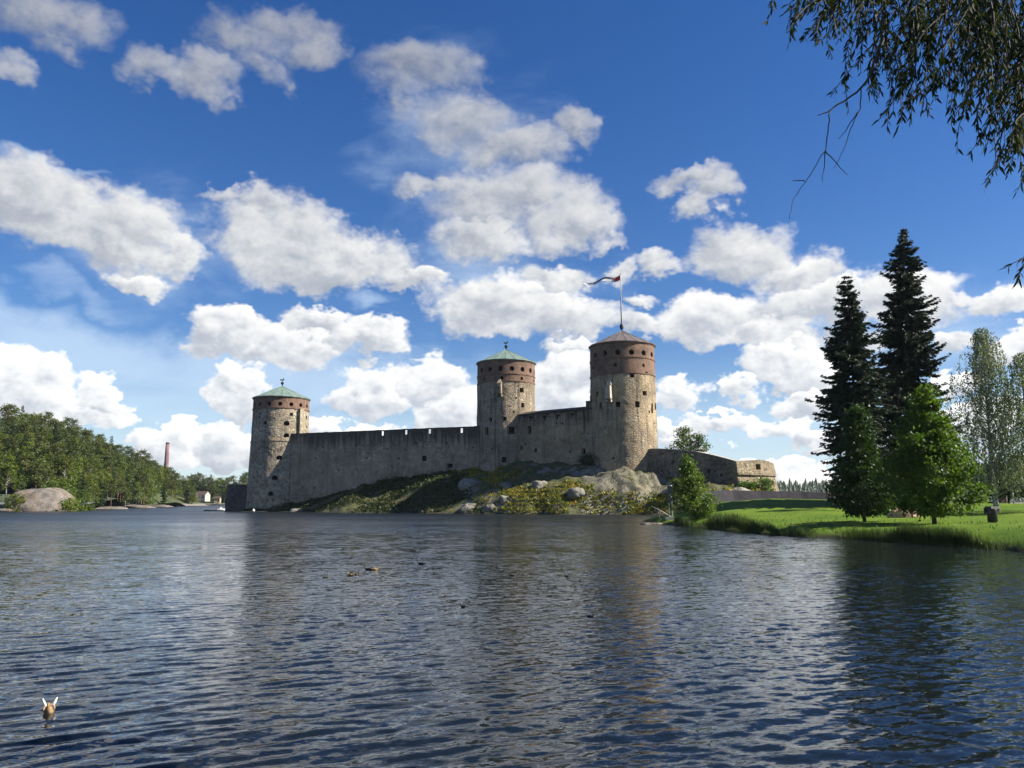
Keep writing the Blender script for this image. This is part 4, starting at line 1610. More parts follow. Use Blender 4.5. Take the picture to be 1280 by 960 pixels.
V, Fc = wall_solid([(p.x - o0.x, p.y - o0.y) for p in bp], [zc_ - 0.3] * 6, [2.0] * 6, 3.5, amp=0.14, seed=27, batter=1.5)
mesh_obj('wall_face', V, Fc, M_bast, ba)
V, Fc = wall_solid([(p.x - o0.x, p.y - o0.y) for p in bp], [zc_ + 0.006] * 6, [zc_ - 0.296] * 6, 3.2, amp=0.04, seed=28, batter=0.0, dz=0.3)
nn = mesh_obj('string_course', V, Fc, M_bast, ba)
nn.scale = (1, 1, 1)
nn.location = (0.12, -0.42, 0)

# ---- low dark wall left of the left tower
c0 = at(284, 606, 214)
c1 = at(320, 606, 209)
lwall = thing('curtain_wall', 'low dark weathered wall at the water left of the left tower', 'castle wall', (c0.x, c0.y, 0))
V, Fc = wall_solid([(0, 0), (c1.x - c0.x, c1.y - c0.y)], [c0.z, c1.z], [-1.5] * 2, 7.0, amp=0.25, seed=29, batter=0.5)
mesh_obj('wall_face', V, Fc, M_wall_d, lwall)

# ------------------------------------------------------------------ air
hzb = MB()
hzb.box((600, 720, 72), (4400, 1640, 150))
hzm = bpy.data.materials.new('air')
hzm.use_nodes = True
hzm.node_tree.nodes.clear()
ho = hzm.node_tree.nodes.new('ShaderNodeOutputMaterial')
hv = hzm.node_tree.nodes.new('ShaderNodeVolumePrincipled')
hv.inputs['Color'].default_value = (0.80, 0.88, 1.0, 1)
hv.inputs['Density'].default_value = 0.00005
hv.inputs['Anisotropy'].default_value = 0.2
hzm.node_tree.links.new(hv.outputs[0], ho.inputs['Volume'])
HAZE = True
if HAZE:
    hz_o = hzb.build('haze', hzm)
    hz_o['kind'] = 'stuff'

# ------------------------------------------------------------------ vegetation
rg_ = np.random.default_rng(21)


def blades(P, D, Wd, Ln, seed=0, curve=0.0):
    """P base (n,3), D direction (n,3) unit, Wd width, Ln length -> diamond quads"""
    n = len(P)
    g = np.random.default_rng(seed)
    rnd = g.normal(size=(n, 3))
    s = np.cross(D, rnd)
    s /= np.linalg.norm(s, axis=1)[:, None] + 1e-9
    Wd = np.broadcast_to(Wd, n)[:, None]
    Ln = np.broadcast_to(Ln, n)[:, None]
    a = P
    m = P + D * Ln * 0.45
    t = P + D * Ln
    if curve:
        t = t + np.array([0, 0, -1.0]) * Ln * curve
    V = np.stack([a, m + s * Wd / 2, t, m - s * Wd / 2], 1).reshape(-1, 3)
    Fc = np.arange(n * 4).reshape(-1, 4)
    return V, Fc


def unit(v):
    return v / (np.linalg.norm(v, axis=-1, keepdims=True) + 1e-9)


M_spruce = leaf_mat('spruce_needles', [(0.010, 0.018, 0.008), (0.018, 0.032, 0.012), (0.030, 0.050, 0.016)], trans=0.10, rough=0.6, scale=0.5)
M_broad = leaf_mat('maple_leaves', [(0.024, 0.052, 0.010), (0.065, 0.118, 0.014), (0.15, 0.205, 0.024)], trans=0.45, scale=0.5)
M_broad_d = leaf_mat('linden_leaves', [(0.014, 0.030, 0.008), (0.028, 0.055, 0.012), (0.05, 0.09, 0.016)], trans=0.34, scale=0.5)
M_birchl = leaf_mat('birch_leaves', [(0.07, 0.085, 0.05), (0.13, 0.145, 0.08), (0.22, 0.22, 0.15)], trans=0.3, scale=0.5)
M_alder = leaf_mat('alder_leaves', [(0.035, 0.062, 0.011), (0.08, 0.12, 0.018), (0.14, 0.175, 0.03)], trans=0.35, scale=0.8)
M_willow = leaf_mat('willow_leaves', [(0.010, 0.016, 0.006), (0.022, 0.033, 0.010), (0.045, 0.056, 0.018)], trans=0.25, rough=0.7, scale=2.0, spec=0.08)
M_pinel = leaf_mat('pine_needles', [(0.028, 0.042, 0.010), (0.06, 0.082, 0.015), (0.105, 0.115, 0.02)], trans=0.18, scale=0.25)
M_decid = leaf_mat('birch_wood_leaves', [(0.045, 0.075, 0.010), (0.10, 0.135, 0.016), (0.17, 0.18, 0.025)], trans=0.3, scale=0.25)
M_fspr = leaf_mat('dark_spruce_needles', [(0.014, 0.026, 0.008), (0.03, 0.05, 0.013), (0.05, 0.075, 0.016)], trans=0.15, scale=0.25)
M_reed = leaf_mat('reed_blades', [(0.018, 0.035, 0.010), (0.045, 0.075, 0.016), (0.09, 0.12, 0.03)], trans=0.25, scale=0.7)
M_herb = leaf_mat('slope_herbs', [(0.03, 0.045, 0.008), (0.13, 0.15, 0.014), (0.27, 0.23, 0.02), (0.36, 0.20, 0.03)], trans=0.2, scale=0.35)
M_herb_shade = leaf_mat('shade_toned_herbs', [(0.016, 0.026, 0.008), (0.035, 0.05, 0.012), (0.06, 0.075, 0.018), (0.10, 0.09, 0.02)], trans=0.2, scale=0.35)  # green herbs with the castle's shade on the left slope painted into their colour
M_bark = bark_mat('dark_bark', (0.03, 0.024, 0.018), (0.085, 0.07, 0.055))
M_pbark = bark_mat('pine_bark', (0.08, 0.05, 0.035), (0.24, 0.12, 0.06))
M_bbark = bark_mat('birch_bark', (0.07, 0.065, 0.06), (0.55, 0.53, 0.5), (2, 2, 4))


def trunk_mb(h, r0, r1, bend=0.02, n=8, seed=0, limbs=None):
    r = random.Random(seed)
    b = MB()
    pts, rad = [], []
    k = 9
    ox = oy = 0
    for i in range(k + 1):
        t = i / k
        pts.append((ox, oy, -0.4 + (h + 0.4) * t))
        rad.append((r0 * (1 - t) + r1 * t) * (1.35 if i == 0 else 1))
        ox += r.uniform(-1, 1) * bend * h / k
        oy += r.uniform(-1, 1) * bend * h / k
    b.tube(pts, rad, n)
    if limbs:
        for (p0, p1, ra) in limbs:
            p0, p1 = Vector(p0), Vector(p1)
            mid = (p0 + p1) / 2 + Vector((r.uniform(-.1, .1), r.uniform(-.1, .1), r.uniform(0, .12))) * (p1 - p0).length
            b.tube([p0, mid, p1], [ra, ra * .65, ra * .25], 5)
    return b


def spruce_crown(h, rmax, seed, dens=1.0, skirt=0.4, droop=0.35, thin_top=1.0):
    g = np.random.default_rng(seed)
    PP, DD, WW, LL = [], [], [], []
    limbs = []
    z = skirt
    while z < h - 0.25:
        t = (z - skirt) / (h - skirt)
        prof = (1 - t) ** 0.66 * min(1.0, 0.62 + t * 1.6)
        L0 = rmax * prof + 0.10
        k = int((17 if t < 0.7 else 11) * dens)
        gap = g.uniform(0, 2 * PI)
        for _ in range(k):
            a = g.uniform(0, 2 * PI)
            if math.cos(a - gap) > 0.85 and t > 0.12:
                continue
            L_ = L0 * g.uniform(0.45, 1.15) * (1 + 0.22 * math.sin(a * 2 + z * 0.9 + seed) + 0.12 * math.sin(z * 2.3 + a))
            m = max(4, int(L_ * 8.5 * dens))
            s = np.sort(g.uniform(0.08, 1.0, m))
            dr = droop * g.uniform(0.6, 1.3) * (1 - 0.8 * t) - 0.15 * t
            zz = z - dr * L_ * (s ** 1.1) * 1.1 + 0.22 * L_ * s ** 4
            rx = np.cos(a) * L_ * s
            ry = np.sin(a) * L_ * s
            base = np.stack([rx, ry, zz], 1)
            limbs.append(((0, 0, z), (rx[-1], ry[-1], zz[-1]), 0.05))
            for side in (-1, 1, 0):
                aa = a + side * g.uniform(0.5, 1.0, m)
                d = np.stack([np.cos(aa), np.sin(aa), -0.35 - (0.7 if side == 0 else 0.25) * g.uniform(0, 1, m)], 1)
                PP.append(base + g.normal(size=(m, 3)) * 0.06)
                DD.append(unit(d))
                ln = (0.38 + 0.55 * (1 - s)) * g.uniform(0.7, 1.3, m) * (0.32 + 0.68 * min(1, L_ / 2))
                LL.append(ln)
                WW.append(ln * 0.34)
        z += g.uniform(0.36, 0.72) * (0.8 + 0.4 * (1 - t))
    P, D = np.concatenate(PP), np.concatenate(DD)
    Wd, Ln = np.concatenate(WW), np.concatenate(LL)
    V, Fc = blades(P, D, Wd, Ln, seed)
    return V, Fc, limbs


def blob_crown(h0, h1, prof, n_clump, per, leaf, seed, clump_r=0.5, lean=(0, 0), flat=0.6):
    """crown of leaf clumps spread through the volume; prof(t)-> radius"""
    g = np.random.default_rng(seed)
    C = []
    while len(C) < n_clump:
        t = g.random()
        r0 = prof(t)
        if r0 <= 0:
            continue
        a = g.uniform(0, 2 * PI)
        lump = 1 + 0.28 * math.sin(3 * a + seed) * math.sin(5 * t * PI + seed * 2) + 0.16 * math.sin(7 * a + 9 * t)
        rr = r0 * lump * (g.random() ** 0.42)
        if g.random() > 0.35 + 0.65 * (r0 / (prof(0.4) + 1e-6)):
            continue
        C.append((rr * math.cos(a) + lean[0] * t, rr * math.sin(a) + lean[1] * t, h0 + (h1 - h0) * t))
    C = np.array(C)
    rs = clump_r * g.uniform(0.6, 1.35, n_clump)
    P = np.repeat(C, per, 0) + g.normal(size=(n_clump * per, 3)) * np.repeat(rs, per)[:, None] * np.array([0.75, 0.75, 0.5])
    outw = unit(P - np.array([0, 0, (h0 + h1) * 0.45]))
    D = unit(g.normal(size=P.shape) + outw * 0.5 + np.array([0, 0, -0.25]))
    ln = leaf * g.uniform(0.6, 1.4, len(P))
    V, Fc = blades(P, D, ln * flat, ln, seed)
    limbs = [((0 + lean[0] * .3, lean[1] * .3, max(h0 * 0.8, c[2] - 0.35 * math.hypot(c[0], c[1]) - 0.6)), tuple(c), 0.028 * (h1 ** 0.5)) for c in C[:: max(1, n_clump // 40)]]
    return V, Fc, limbs


def make_tree(name, label, cat, loc, trunk, crown, bark, leafm, group=None, rotz=0.0):
    t = thing(name, label, cat, loc, rotz, group)
    trunk.build('trunk', bark, t, smooth=True)
    mesh_obj('crown', crown[0], crown[1], leafm, t)
    return t


def ground_lawn(x, y):
    return float(lawn_h(np.array([x]), np.array([y]))[0])


def spot(px, Y):
    x = (px - 640) / F * Y * math.cos(PITCH) ** -0  # bearing of the photo column on level ground
    d = at(px, 640, Y)
    return d.x, Y


# the two tall spruces
for (px, Y, top, rmax, seed, lab) in ((1077, 95, 342, 5.5, 3, 'left and shorter of the two tall dark spruces on the lawn'), (1139, 100, 283, 6.3, 12, 'tallest dark spruce on the lawn, right of its neighbour')):
    x, y = spot(px, Y)
    gz = ground_lawn(x, y)
    h = at(px, top, Y).z - gz
    x_top = at(px - (0 if seed == 3 else 9), top, Y).x
    V, Fc, limbs = spruce_crown(h, rmax, seed, dens=1.3, skirt=0.7, droop=0.58)
    if seed == 12:
        # lean towards its top and an uneven, open upper part
        V[:, 0] += (V[:, 2] / h) ** 1.2 * (x_top - x)
    tb = trunk_mb(h * 0.97, 0.34, 0.03, 0.002, 9, seed, [l for l in limbs[::3]])
    if seed == 12:
        tb.V = [(v[0] + (max(0, v[2]) / h) ** 1.2 * (x_top - x), v[1], v[2]) for v in tb.V]
    make_tree('spruce_tree', lab, 'tree', (x, y, gz), tb, (V, Fc), M_bark, M_spruce, 'tall spruces on the lawn')


def prof_cone(rm, sharp=0.8, low=0.25):
    return lambda t: rm * (1 - t) ** sharp * min(1.0, (t + 0.04) / low) ** 0.5


# the two small broadleaf trees at the bank
for (px, Y, top, bot, rm, seed, lab, lm, nc) in ((1077, 65, 512, 641, 2.55, 5, 'slim dark green young tree on the bank in front of the left spruce', M_broad_d, 300),
                                                 (1164, 60, 488, 641, 3.9, 9, 'bright green young tree on the bank right of the spruces', M_broad, 520)):
    x, y = spot(px + 3, Y)
    gz = ground_lawn(x, y)
    h = at(px, top, Y).z - gz
    hb = at(px, bot, Y).z - gz
    V, Fc, limbs = blob_crown(hb, h, prof_cone(rm, 0.75, 0.22), nc, 44, 0.21, seed, 0.38, flat=0.75)
    tb = trunk_mb(h * 0.93, 0.14 if seed == 5 else 0.17, 0.02, 0.012, 8, seed, limbs)
    make_tree('broadleaf_tree', lab, 'tree', (x, y, gz), tb, (V, Fc), M_bark, lm, 'young trees on the bank')

# alder bush on the tip of the lawn
x, y = spot(868, 86)
gz = ground_lawn(x, y)
h = at(868, 573, 86).z - gz
V, Fc, limbs = blob_crown(0.2, h, lambda t: 2.7 * (1 - t) ** 0.85 * min(1, (t + 0.15) / 0.35), 190, 34, 0.24, 14, 0.36, lean=(-1.0, 0), flat=0.7)
tb = trunk_mb(h * 0.9, 0.09, 0.02, 0.02, 6, 4, limbs)
make_tree('alder_bush', 'bushy green alder on the tip of the grassy bank behind the marker post', 'bush', (x + 0.3, y, gz), tb, (V, Fc), M_bark, M_alder)

# low bushes
for (px, Y, top, w, lab, lm, seed) in ((742, 172, 567, 2.6, 'dark bush at the foot of the wall left of the tallest tower', M_broad_d, 31),
                                       (957, 153, 597, 1.6, 'bright yellow-green bush in front of the bastion', M_alder, 32),
                                       (936, 153, 603, 2.0, 'dull green bush at the foot of the bastion, left of the bright one', M_broad, 33),
                                       (862, 157, 594, 1.8, 'dark low bush below the curved brown wall', M_broad_d, 34),
                                       (848, 153.5, 600, 1.6, 'yellowish bush at the right end of the pale outcrop', M_alder, 35)):
    x, y = spot(px, Y)
    gz = float(island_h(np.array([x]), np.array([y]))[0]) - 0.2
    h = max(1.0, at(px, top, Y).z - gz)
    V, Fc, limbs = blob_crown(0.1, h, lambda t, w=w: w * math.sqrt(max(0, 1 - (2 * t - 0.8) ** 2 / 1.5)), 50, 30, 0.32, seed, 0.5)
    tb = trunk_mb(h * 0.7, 0.06, 0.02, 0.02, 5, seed, limbs[:12])
    make_tree('bush', lab, 'bush', (x, y, gz), tb, (V, Fc), M_bark, lm)

for (px, Y, zt_, w, lab, seed) in ((18, 209, 4.2, 3.0, 'green bush on the left foot of the big rock dome', 36), (88, 209, 3.4, 2.4, 'low green bush on the right foot of the big rock dome', 37), (60, 226, 8.5, 3.0, 'green bush on top of the big rock dome', 38), (104, 226, 5.5, 3.2, 'round green bush just right of the big rock dome', 39)):
    x, y = spot(px, Y)
    V, Fc, limbs = blob_crown(0.1, zt_, lambda t, w=w: w * math.sqrt(max(0, 1 - (2 * t - 0.8) ** 2 / 1.5)), 50, 34, 0.42, seed, 0.6)
    make_tree('bush', lab, 'bush', (x, y, -0.1), trunk_mb(zt_ * 0.7, 0.07, 0.02, 0.02, 5, seed, limbs[:12]), (V, Fc), M_bark, M_decid)

# tree inside the castle yard, above the curved wall
for (px, Y, top, w, hh, seed, lab) in ((857, 182, 534, 2.6, 6.5, 41, 'leafy tree top rising behind the curved wall, left one'), (876, 181, 542, 2.4, 5.5, 42, 'thinner tree top rising behind the curved wall, right one')):
    x, y = spot(px, Y)
    p = at(px, top, Y)
    gz = 7.0
    h = p.z - gz
    V, Fc, limbs = blob_crown(h - hh, h, lambda t, w=w: w * math.sqrt(max(0.02, 1 - (2 * t - 0.75) ** 2 / 1.6)), 75, 26, 0.38, seed, 0.55)
    tb = trunk_mb(h * 0.9, 0.16, 0.03, 0.01, 6, seed, limbs)
    make_tree('yard_tree', lab, 'tree', (x, y, gz), tb, (V, Fc), M_bark, M_alder, 'trees in the castle yard')


# weeping birches at the right
def birch(px, Y, top, spread, seed, lab, n_str=420):
    g = np.random.default_rng(seed)
    x, y = spot(px, Y)
    gz = ground_lawn(x, y)
    h = at(px, top, Y).z - gz
    PP, LL = [], []
    limbs = []
    for k in range(int(n_str)):
        t = g.uniform(0.16, 1.0) ** 0.9
        R0 = spread * (1 - t) ** 0.62 * min(1, 0.75 + t) + 0.3
        a = g.uniform(0, 2 * PI)
        rr = R0 * g.uniform(0.05, 1.0) ** 0.7 * (1 + 0.3 * math.sin(a * 3 + t * 9))
        top_z = h * t
        L_ = g.uniform(0.8, 3.2) * (1.1 - 0.6 * t)
        m = int(L_ * 13)
        s = np.sort(g.random(m))
        bx_, by_ = math.cos(a) * rr, math.sin(a) * rr
        px_ = bx_ + 0.35 * s * math.cos(a) * 0.5 + g.normal(size=m) * 0.09
        py_ = by_ + 0.35 * s * math.sin(a) * 0.5 + g.normal(size=m) * 0.09
        pz_ = top_z - L_ * s
        keep = pz_ > 1.5
        PP.append(np.stack([px_, py_, pz_], 1)[keep])
        if k % 5 == 0:
            limbs.append(((0, 0, max(1.5, top_z - rr * 0.9)), (bx_, by_, top_z), 0.045))
            limbs.append(((bx_, by_, top_z), (px_[-1], py_[-1], max(1.5, pz_[-1])), 0.016))
    P = np.concatenate(PP)
    D = unit(np.stack([g.normal(size=len(P)) * 0.35, g.normal(size=len(P)) * 0.35, -np.ones(len(P))], 1))
    ln = 0.19 * g.uniform(0.6, 1.4, len(P))
    V, Fc = blades(P, D, ln * 0.62, ln, seed)
    tb = trunk_mb(h * 0.95, 0.26, 0.02, 0.012, 8, seed, limbs)
    return make_tree('birch_tree', lab, 'tree', (x, y, gz), tb, (V, Fc), M_bbark, M_birchl, 'weeping birches on the right')


birch(1246, 84, 408, 5.2, 51, 'tall weeping birch with pale hanging foliage right of the spruces', 1150)
birch(1292, 82, 440, 4.4, 52, 'weeping birch cut by the right edge of the photo', 640)

# dark low trees far right, beyond the lawn
for (px, Y, top, w, seed, lab) in ((1233, 108, 585, 3.4, 61, 'dark leafy tree under the birch beside the hut'), (1262, 106, 578, 3.8, 62, 'dark leafy tree behind the birch trunk at the far edge of the lawn'), (1296, 104, 570, 4.2, 63, 'dark leafy tree at the far right edge of the lawn')):
    x, y = spot(px, Y)
    gz = ground_lawn(x, y)
    h = at(px, top, Y).z - gz
    V, Fc, limbs = blob_crown(1.4, h, lambda t, w=w: w * math.sqrt(max(0.02, 1 - (2 * t - 0.9) ** 2 / 1.5)), 150, 34, 0.34, seed, 0.6)
    tb = trunk_mb(h * 0.85, 0.18, 0.03, 0.01, 6, seed, limbs)
    make_tree('lakeside_tree', lab, 'tree', (x, y, gz), tb, (V, Fc), M_bark, M_broad_d, 'dark trees at the far edge of the lawn')

# ---- forest trees: a few kinds, then copies
def pine_proto(seed):
    g = np.random.default_rng(seed)
    h = 15.0
    C = []
    limbs = []
    for k in range(34):
        t = g.uniform(0.42, 1.0)
        R0 = 2.9 * math.sqrt(max(0.05, 1 - ((t - 0.68) / 0.36) ** 2))
        a = g.uniform(0, 2 * PI)
        rr = R0 * g.uniform(0.25, 1.0)
        C.append((rr * math.cos(a), rr * math.sin(a), h * t))
        limbs.append(((0, 0, h * t - 0.5), C[-1], 0.07))
    C = np.array(C)
    per = 44
    P = np.repeat(C, per, 0) + g.normal(size=(len(C) * per, 3)) * np.array([0.8, 0.8, 0.34])
    D = unit(g.normal(size=P.shape) + np.array([0, 0, 0.5]))
    ln = 0.62 * g.uniform(0.6, 1.3, len(P))
    V, Fc = blades(P, D, ln * 0.5, ln, seed)
    return trunk_mb(h * 0.96, 0.2, 0.05, 0.01, 6, seed, limbs), (V, Fc), M_pbark, M_pinel


def decid_proto(seed):
    h = 13.0
    V, Fc, limbs = blob_crown(2.2, h, lambda t: 3.1 * math.sqrt(max(0.02, 1 - (2 * t - 0.85) ** 2 / 1.4)), 44, 40, 0.62, seed, 0.85)
    return trunk_mb(h * 0.9, 0.17, 0.04, 0.015, 6, seed, limbs), (V, Fc), M_bbark, M_decid


def fspr_proto(seed):
    V, Fc, limbs = spruce_crown(16.0, 2.7, seed, dens=0.42, skirt=1.0, droop=0.35)
    m = len(Fc)
    # coarser sprays for trees this far away
    P = V.reshape(-1, 4, 3)
    c = P.mean(1, keepdims=True)
    P = c + (P - c) * 1.7
    return trunk_mb(15.6, 0.2, 0.03, 0.004, 6, seed, limbs[::8]), (P.reshape(-1, 3), Fc), M_bark, M_fspr


protos = {}
protos['pine_tree'] = [pine_proto(70), pine_proto(71), pine_proto(72)]
protos['birch_tree'] = [decid_proto(73), decid_proto(74), decid_proto(75)]
protos['spruce_tree'] = [fspr_proto(76), fspr_proto(77)]
cache = {}


def forest_tree(kind, var, loc, rot, sc, label, group):
    key = (kind, var)
    if key not in cache:
        tb, cr, bk, lm = protos[kind][var]
        t = make_tree(kind, label, 'tree', loc, tb, cr, bk, lm, group)
        t.rotation_euler = (0, 0, rot)
        t.scale = (sc, sc, sc)
        cache[key] = t
        return t
    return dup(cache[key], loc, rot, sc, label, group)


fr = random.Random(17)
adj = {'pine_tree': 'flat-crowned pine', 'birch_tree': 'light green round birch', 'spruce_tree': 'dark pointed spruce'}


def hill_label(kind, u, v):
    where = 'far left on' if u < 0.2 else ('left of centre on' if u < 0.45 else ('right of centre on' if u < 0.72 else 'far right on'))
    band = 'at the waterside' if v < 0.16 else ('low on the slope' if v < 0.42 else ('halfway up the slope' if v < 0.75 else 'on the skyline'))
    return ('%s %s, %s the wooded hill' % (adj[kind], band, where)).replace('light green round birch', 'light green birch')


count = 0
NU, NVv = 27, 10
ridge = [(0, 300), (60, 320), (110, 345), (150, 395), (185, 450), (210, 520), (228, 600)]
for iu in range(NU):
    for iv in range(NVv):
        u = ((iu + fr.uniform(0.05, 0.95)) / NU) ** 0.86
        v = (iv + fr.uniform(0.1, 0.9)) / NVv
        px = -14 + 244 * u
        s0 = np.interp(px, [q[0] for q in hill_shore], [q[1] for q in hill_shore])
        s1 = np.interp(px, [q[0] for q in ridge], [q[1] for q in ridge]) + 18
        Y = s0 + 7 + (s1 - s0) * v
        x = (px - 640) / F * Y
        if 8 < px < 98 and Y < 232:
            continue
        z = float(hill_h(np.array([x]), np.array([Y]))[0])
        r_ = fr.random()
        if v < 0.25:
            kind = 'birch_tree' if r_ < 0.62 else ('pine_tree' if r_ < .8 else 'spruce_tree')
        elif v > 0.75:
            kind = 'pine_tree' if r_ < 0.72 else ('birch_tree' if r_ < .85 else 'spruce_tree')
        else:
            kind = 'birch_tree' if r_ < 0.42 else ('pine_tree' if r_ < .82 else 'spruce_tree')
        sc = fr.uniform(0.68, 0.98) * (0.72 if v < 0.12 else 1.0)
        forest_tree(kind, fr.randrange(len(protos[kind])), (x, Y, max(z, 0.2) - 0.2), fr.uniform(0, 6.28), sc, hill_label(kind, u, v), 'trees on the wooded hill')
        count += 1
k = 0
while k < 110:
    Y = fr.uniform(330, 690)
    px = fr.uniform(172, 246)
    x = (px - 640) / F * Y
    z = float(hill_h(np.array([x]), np.array([Y]))[0])
    if z < 0.5:
        continue
    k += 1
    r_ = fr.random()
    kind = 'birch_tree' if r_ < 0.45 else ('pine_tree' if r_ < .8 else 'spruce_tree')
    forest_tree(kind, fr.randrange(len(protos[kind])), (x, Y, z - 0.3), fr.uniform(0, 6.28), fr.uniform(0.75, 1.1) * (0.8 if z < 3 else 1), '%s where the wooded hill runs down to the bay' % adj[kind], 'trees on the wooded hill')
# bay trees behind the cream houses
for k in range(46):
    px = 226 + 92 * (k + fr.random()) / 46
    row = k % 3
    if row == 0 and 232 < px < 268:
        row = 1
    Y = 622 + row * 16 + fr.uniform(-4, 4)
    x = (px - 640) / F * Y
    r_ = fr.random()
    kind = 'pine_tree' if r_ < 0.45 else ('birch_tree' if r_ < .8 else 'spruce_tree')
    z = np.clip((Y - 612) * 0.09, 0, 9)
    side = 'left of the cream houses' if px < 236 else ('behind the cream houses' if px < 268 else 'right of the cream houses')
    forest_tree(kind, fr.randrange(len(protos[kind])), (x, Y, float(z)), fr.uniform(0, 6.28), fr.uniform(0.95, 1.35) * (0.8 if row == 0 else 1.1),
                '%s, %s row of bay wood, %s' % (adj[kind], ('front', 'second', 'back')[row], side), 'trees across the bay')

# far wood on the right: reads as one mass
g = np.random.default_rng(91)
n_far = 5200
fx_ = g.uniform(-300, 1300, n_far)
fy_ = g.uniform(1112, 1330, n_far)
VV, FF = [], []
base = 0
nn_ = 7
allV = []
allF = []
for i in range(n_far):
    hgt = g.uniform(9, 16) * (1.0 if g.random() < 0.9 else 1.25)
    rr = hgt * g.uniform(0.17, 0.27)
    z0 = float(np.clip((fy_[i] - 1100) * 0.12, 0, 16)) + float(fbm(np.array([fx_[i] * 0.003]), np.array([fy_[i] * 0.004]), seed=60, octv=3)[0]) * 9
    for (za_, zb_, ra_) in ((0.12, 0.55, 1.0), (0.38, 0.8, 0.75), (0.62, 1.0, 0.5)):
        ang = g.uniform(0, 6.28) + np.arange(nn_) * 2 * PI / nn_
        rj = rr * ra_ * g.uniform(0.6, 1.25, nn_)
        ring = np.stack([fx_[i] + np.cos(ang) * rj, fy_[i] + np.sin(ang) * rj, z0 + hgt * (za_ + g.uniform(-.05, .05, nn_))], 1)
        apex = np.array([[fx_[i] + g.normal() * 0.15, fy_[i], z0 + hgt * zb_]])
        allV.append(np.concatenate([ring, apex]))
        allF.append(np.stack([base + np.arange(nn_), base + (np.arange(nn_) + 1) % nn_, np.full(nn_, base + nn_)], 1))
        base += nn_ + 1
fo = mesh_obj('far_forest', np.concatenate(allV), np.concatenate(allF), M_fspr)
fo['kind'] = 'stuff'

# ------------------------------------------------------------------ reeds, herbs
g = np.random.default_rng(33)
SX = np.array([(px - 640) / F * Y for px, Y in shore])
SY = np.array([Y for px, Y in shore])
n = 26000
t = g.uniform(0, 1, n)
pxs = 842 + (1420 - 842) * t
Ys = np.interp(pxs, [s[0] for s in shore], SY)
X = (pxs - 640) / F * Ys
clump = fbm(X * 0.35, Ys * 0.2, seed=120, octv=3)
off = g.uniform(-1.5, 1.1, n)
Yr = Ys + off
Zr = lawn_h(X, Yr)
keep = (Zr > -0.75) & (Zr < 0.40) & (clump + g.uniform(-0.3, 0.3, n) > -0.10)
X, Yr, Zr, clump = X[keep], Yr[keep], Zr[keep], clump[keep]
n = len(X)
hh = np.maximum(0.35, (0.55 + 1.1 * np.clip(clump + 0.25, 0, 1)) * g.uniform(0.6, 1.25, n))
D = unit(np.stack([g.normal(size=n) * 0.16, g.normal(size=n) * 0.16, np.ones(n)], 1))
V, Fc = blades(np.stack([X, Yr, np.maximum(Zr, -0.25)], 1), D, 0.035, hh + np.clip(-Zr, 0, .3), 5)
o = mesh_obj('reeds', V, Fc, M_reed)
o['kind'] = 'stuff'

# rough grass along the bank and tufts in the lawn
n = 60000
Xg = g.uniform(12, 110, n)
Yg = g.uniform(38, 118, n)
Zg = lawn_h(Xg, Yg)
bank = np.clip(1.2 - Zg, 0, 1)
keep = (Zg > 0.15) & (g.random(n) < 0.02 + bank ** 1.5 * 0.95) & (np.abs(Xg) < 0.72 * Yg)
Xg, Yg, Zg = Xg[keep], Yg[keep], Zg[keep]
n = len(Xg)
D = unit(np.stack([g.normal(size=n) * 0.3, g.normal(size=n) * 0.3, np.ones(n)], 1))
V, Fc = blades(np.stack([Xg, Yg, Zg - 0.03], 1), D, 0.05, g.uniform(0.12, 0.32, n), 6)
o = mesh_obj('bank_grass', V, Fc, leaf_mat('bank_grass_blades', [(0.05, 0.10, 0.012), (0.09, 0.15, 0.018), (0.17, 0.17, 0.04)], trans=0.25, scale=0.3))
o['kind'] = 'stuff'

# herbs on the island slope
n = 170000
Xh = g.uniform(-75, 50, n)
Yh = g.uniform(148, 206, n)
Zh = island_h(Xh, Yh)
mask = fbm(Xh * 0.16, Yh * 0.16, seed=140, octv=4)
low = island_f(Xh, Yh)
want = np.where(Xh > -2, np.clip((5.6 - low) / 4.0, -0.4, 0.5), 0.14)
oc_ = np.clip(1 - ((Xh - 24.5) / 10.5) ** 2, 0, 1) * np.clip((Zh - 3.6) / 1.6, 0, 1)
keep = (Zh > 0.2) & (mask + g.uniform(-0.10, 0.10, n) + want - oc_ * 1.0 > 0.0)
Xh, Yh, Zh, low = Xh[keep], Yh[keep], Zh[keep], low[keep]
n = len(Xh)
D = unit(np.stack([g.normal(size=n) * 0.7, g.normal(size=n) * 0.7, np.ones(n) * 0.8], 1))
V, Fc = blades(np.stack([Xh, Yh, Zh - 0.05], 1), D, g.uniform(0.14, 0.36, n), g.uniform(0.25, 0.8, n), 7)
dark = np.repeat((Xh + 0.35 * (Yh - 160) < -4 + 5 * fbm(Xh * 0.3, Yh * 0.3, seed=9, octv=2)), 1)  # left of the slanting shadow edge: herbs take the shade-coloured copy
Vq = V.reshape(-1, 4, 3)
for nm, sel, mt in (('slope_herbs', ~dark, M_herb), ('slope_herbs_shaded', dark, M_herb_shade)):
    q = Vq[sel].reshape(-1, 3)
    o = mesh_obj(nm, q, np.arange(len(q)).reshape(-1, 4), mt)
    o['kind'] = 'stuff'

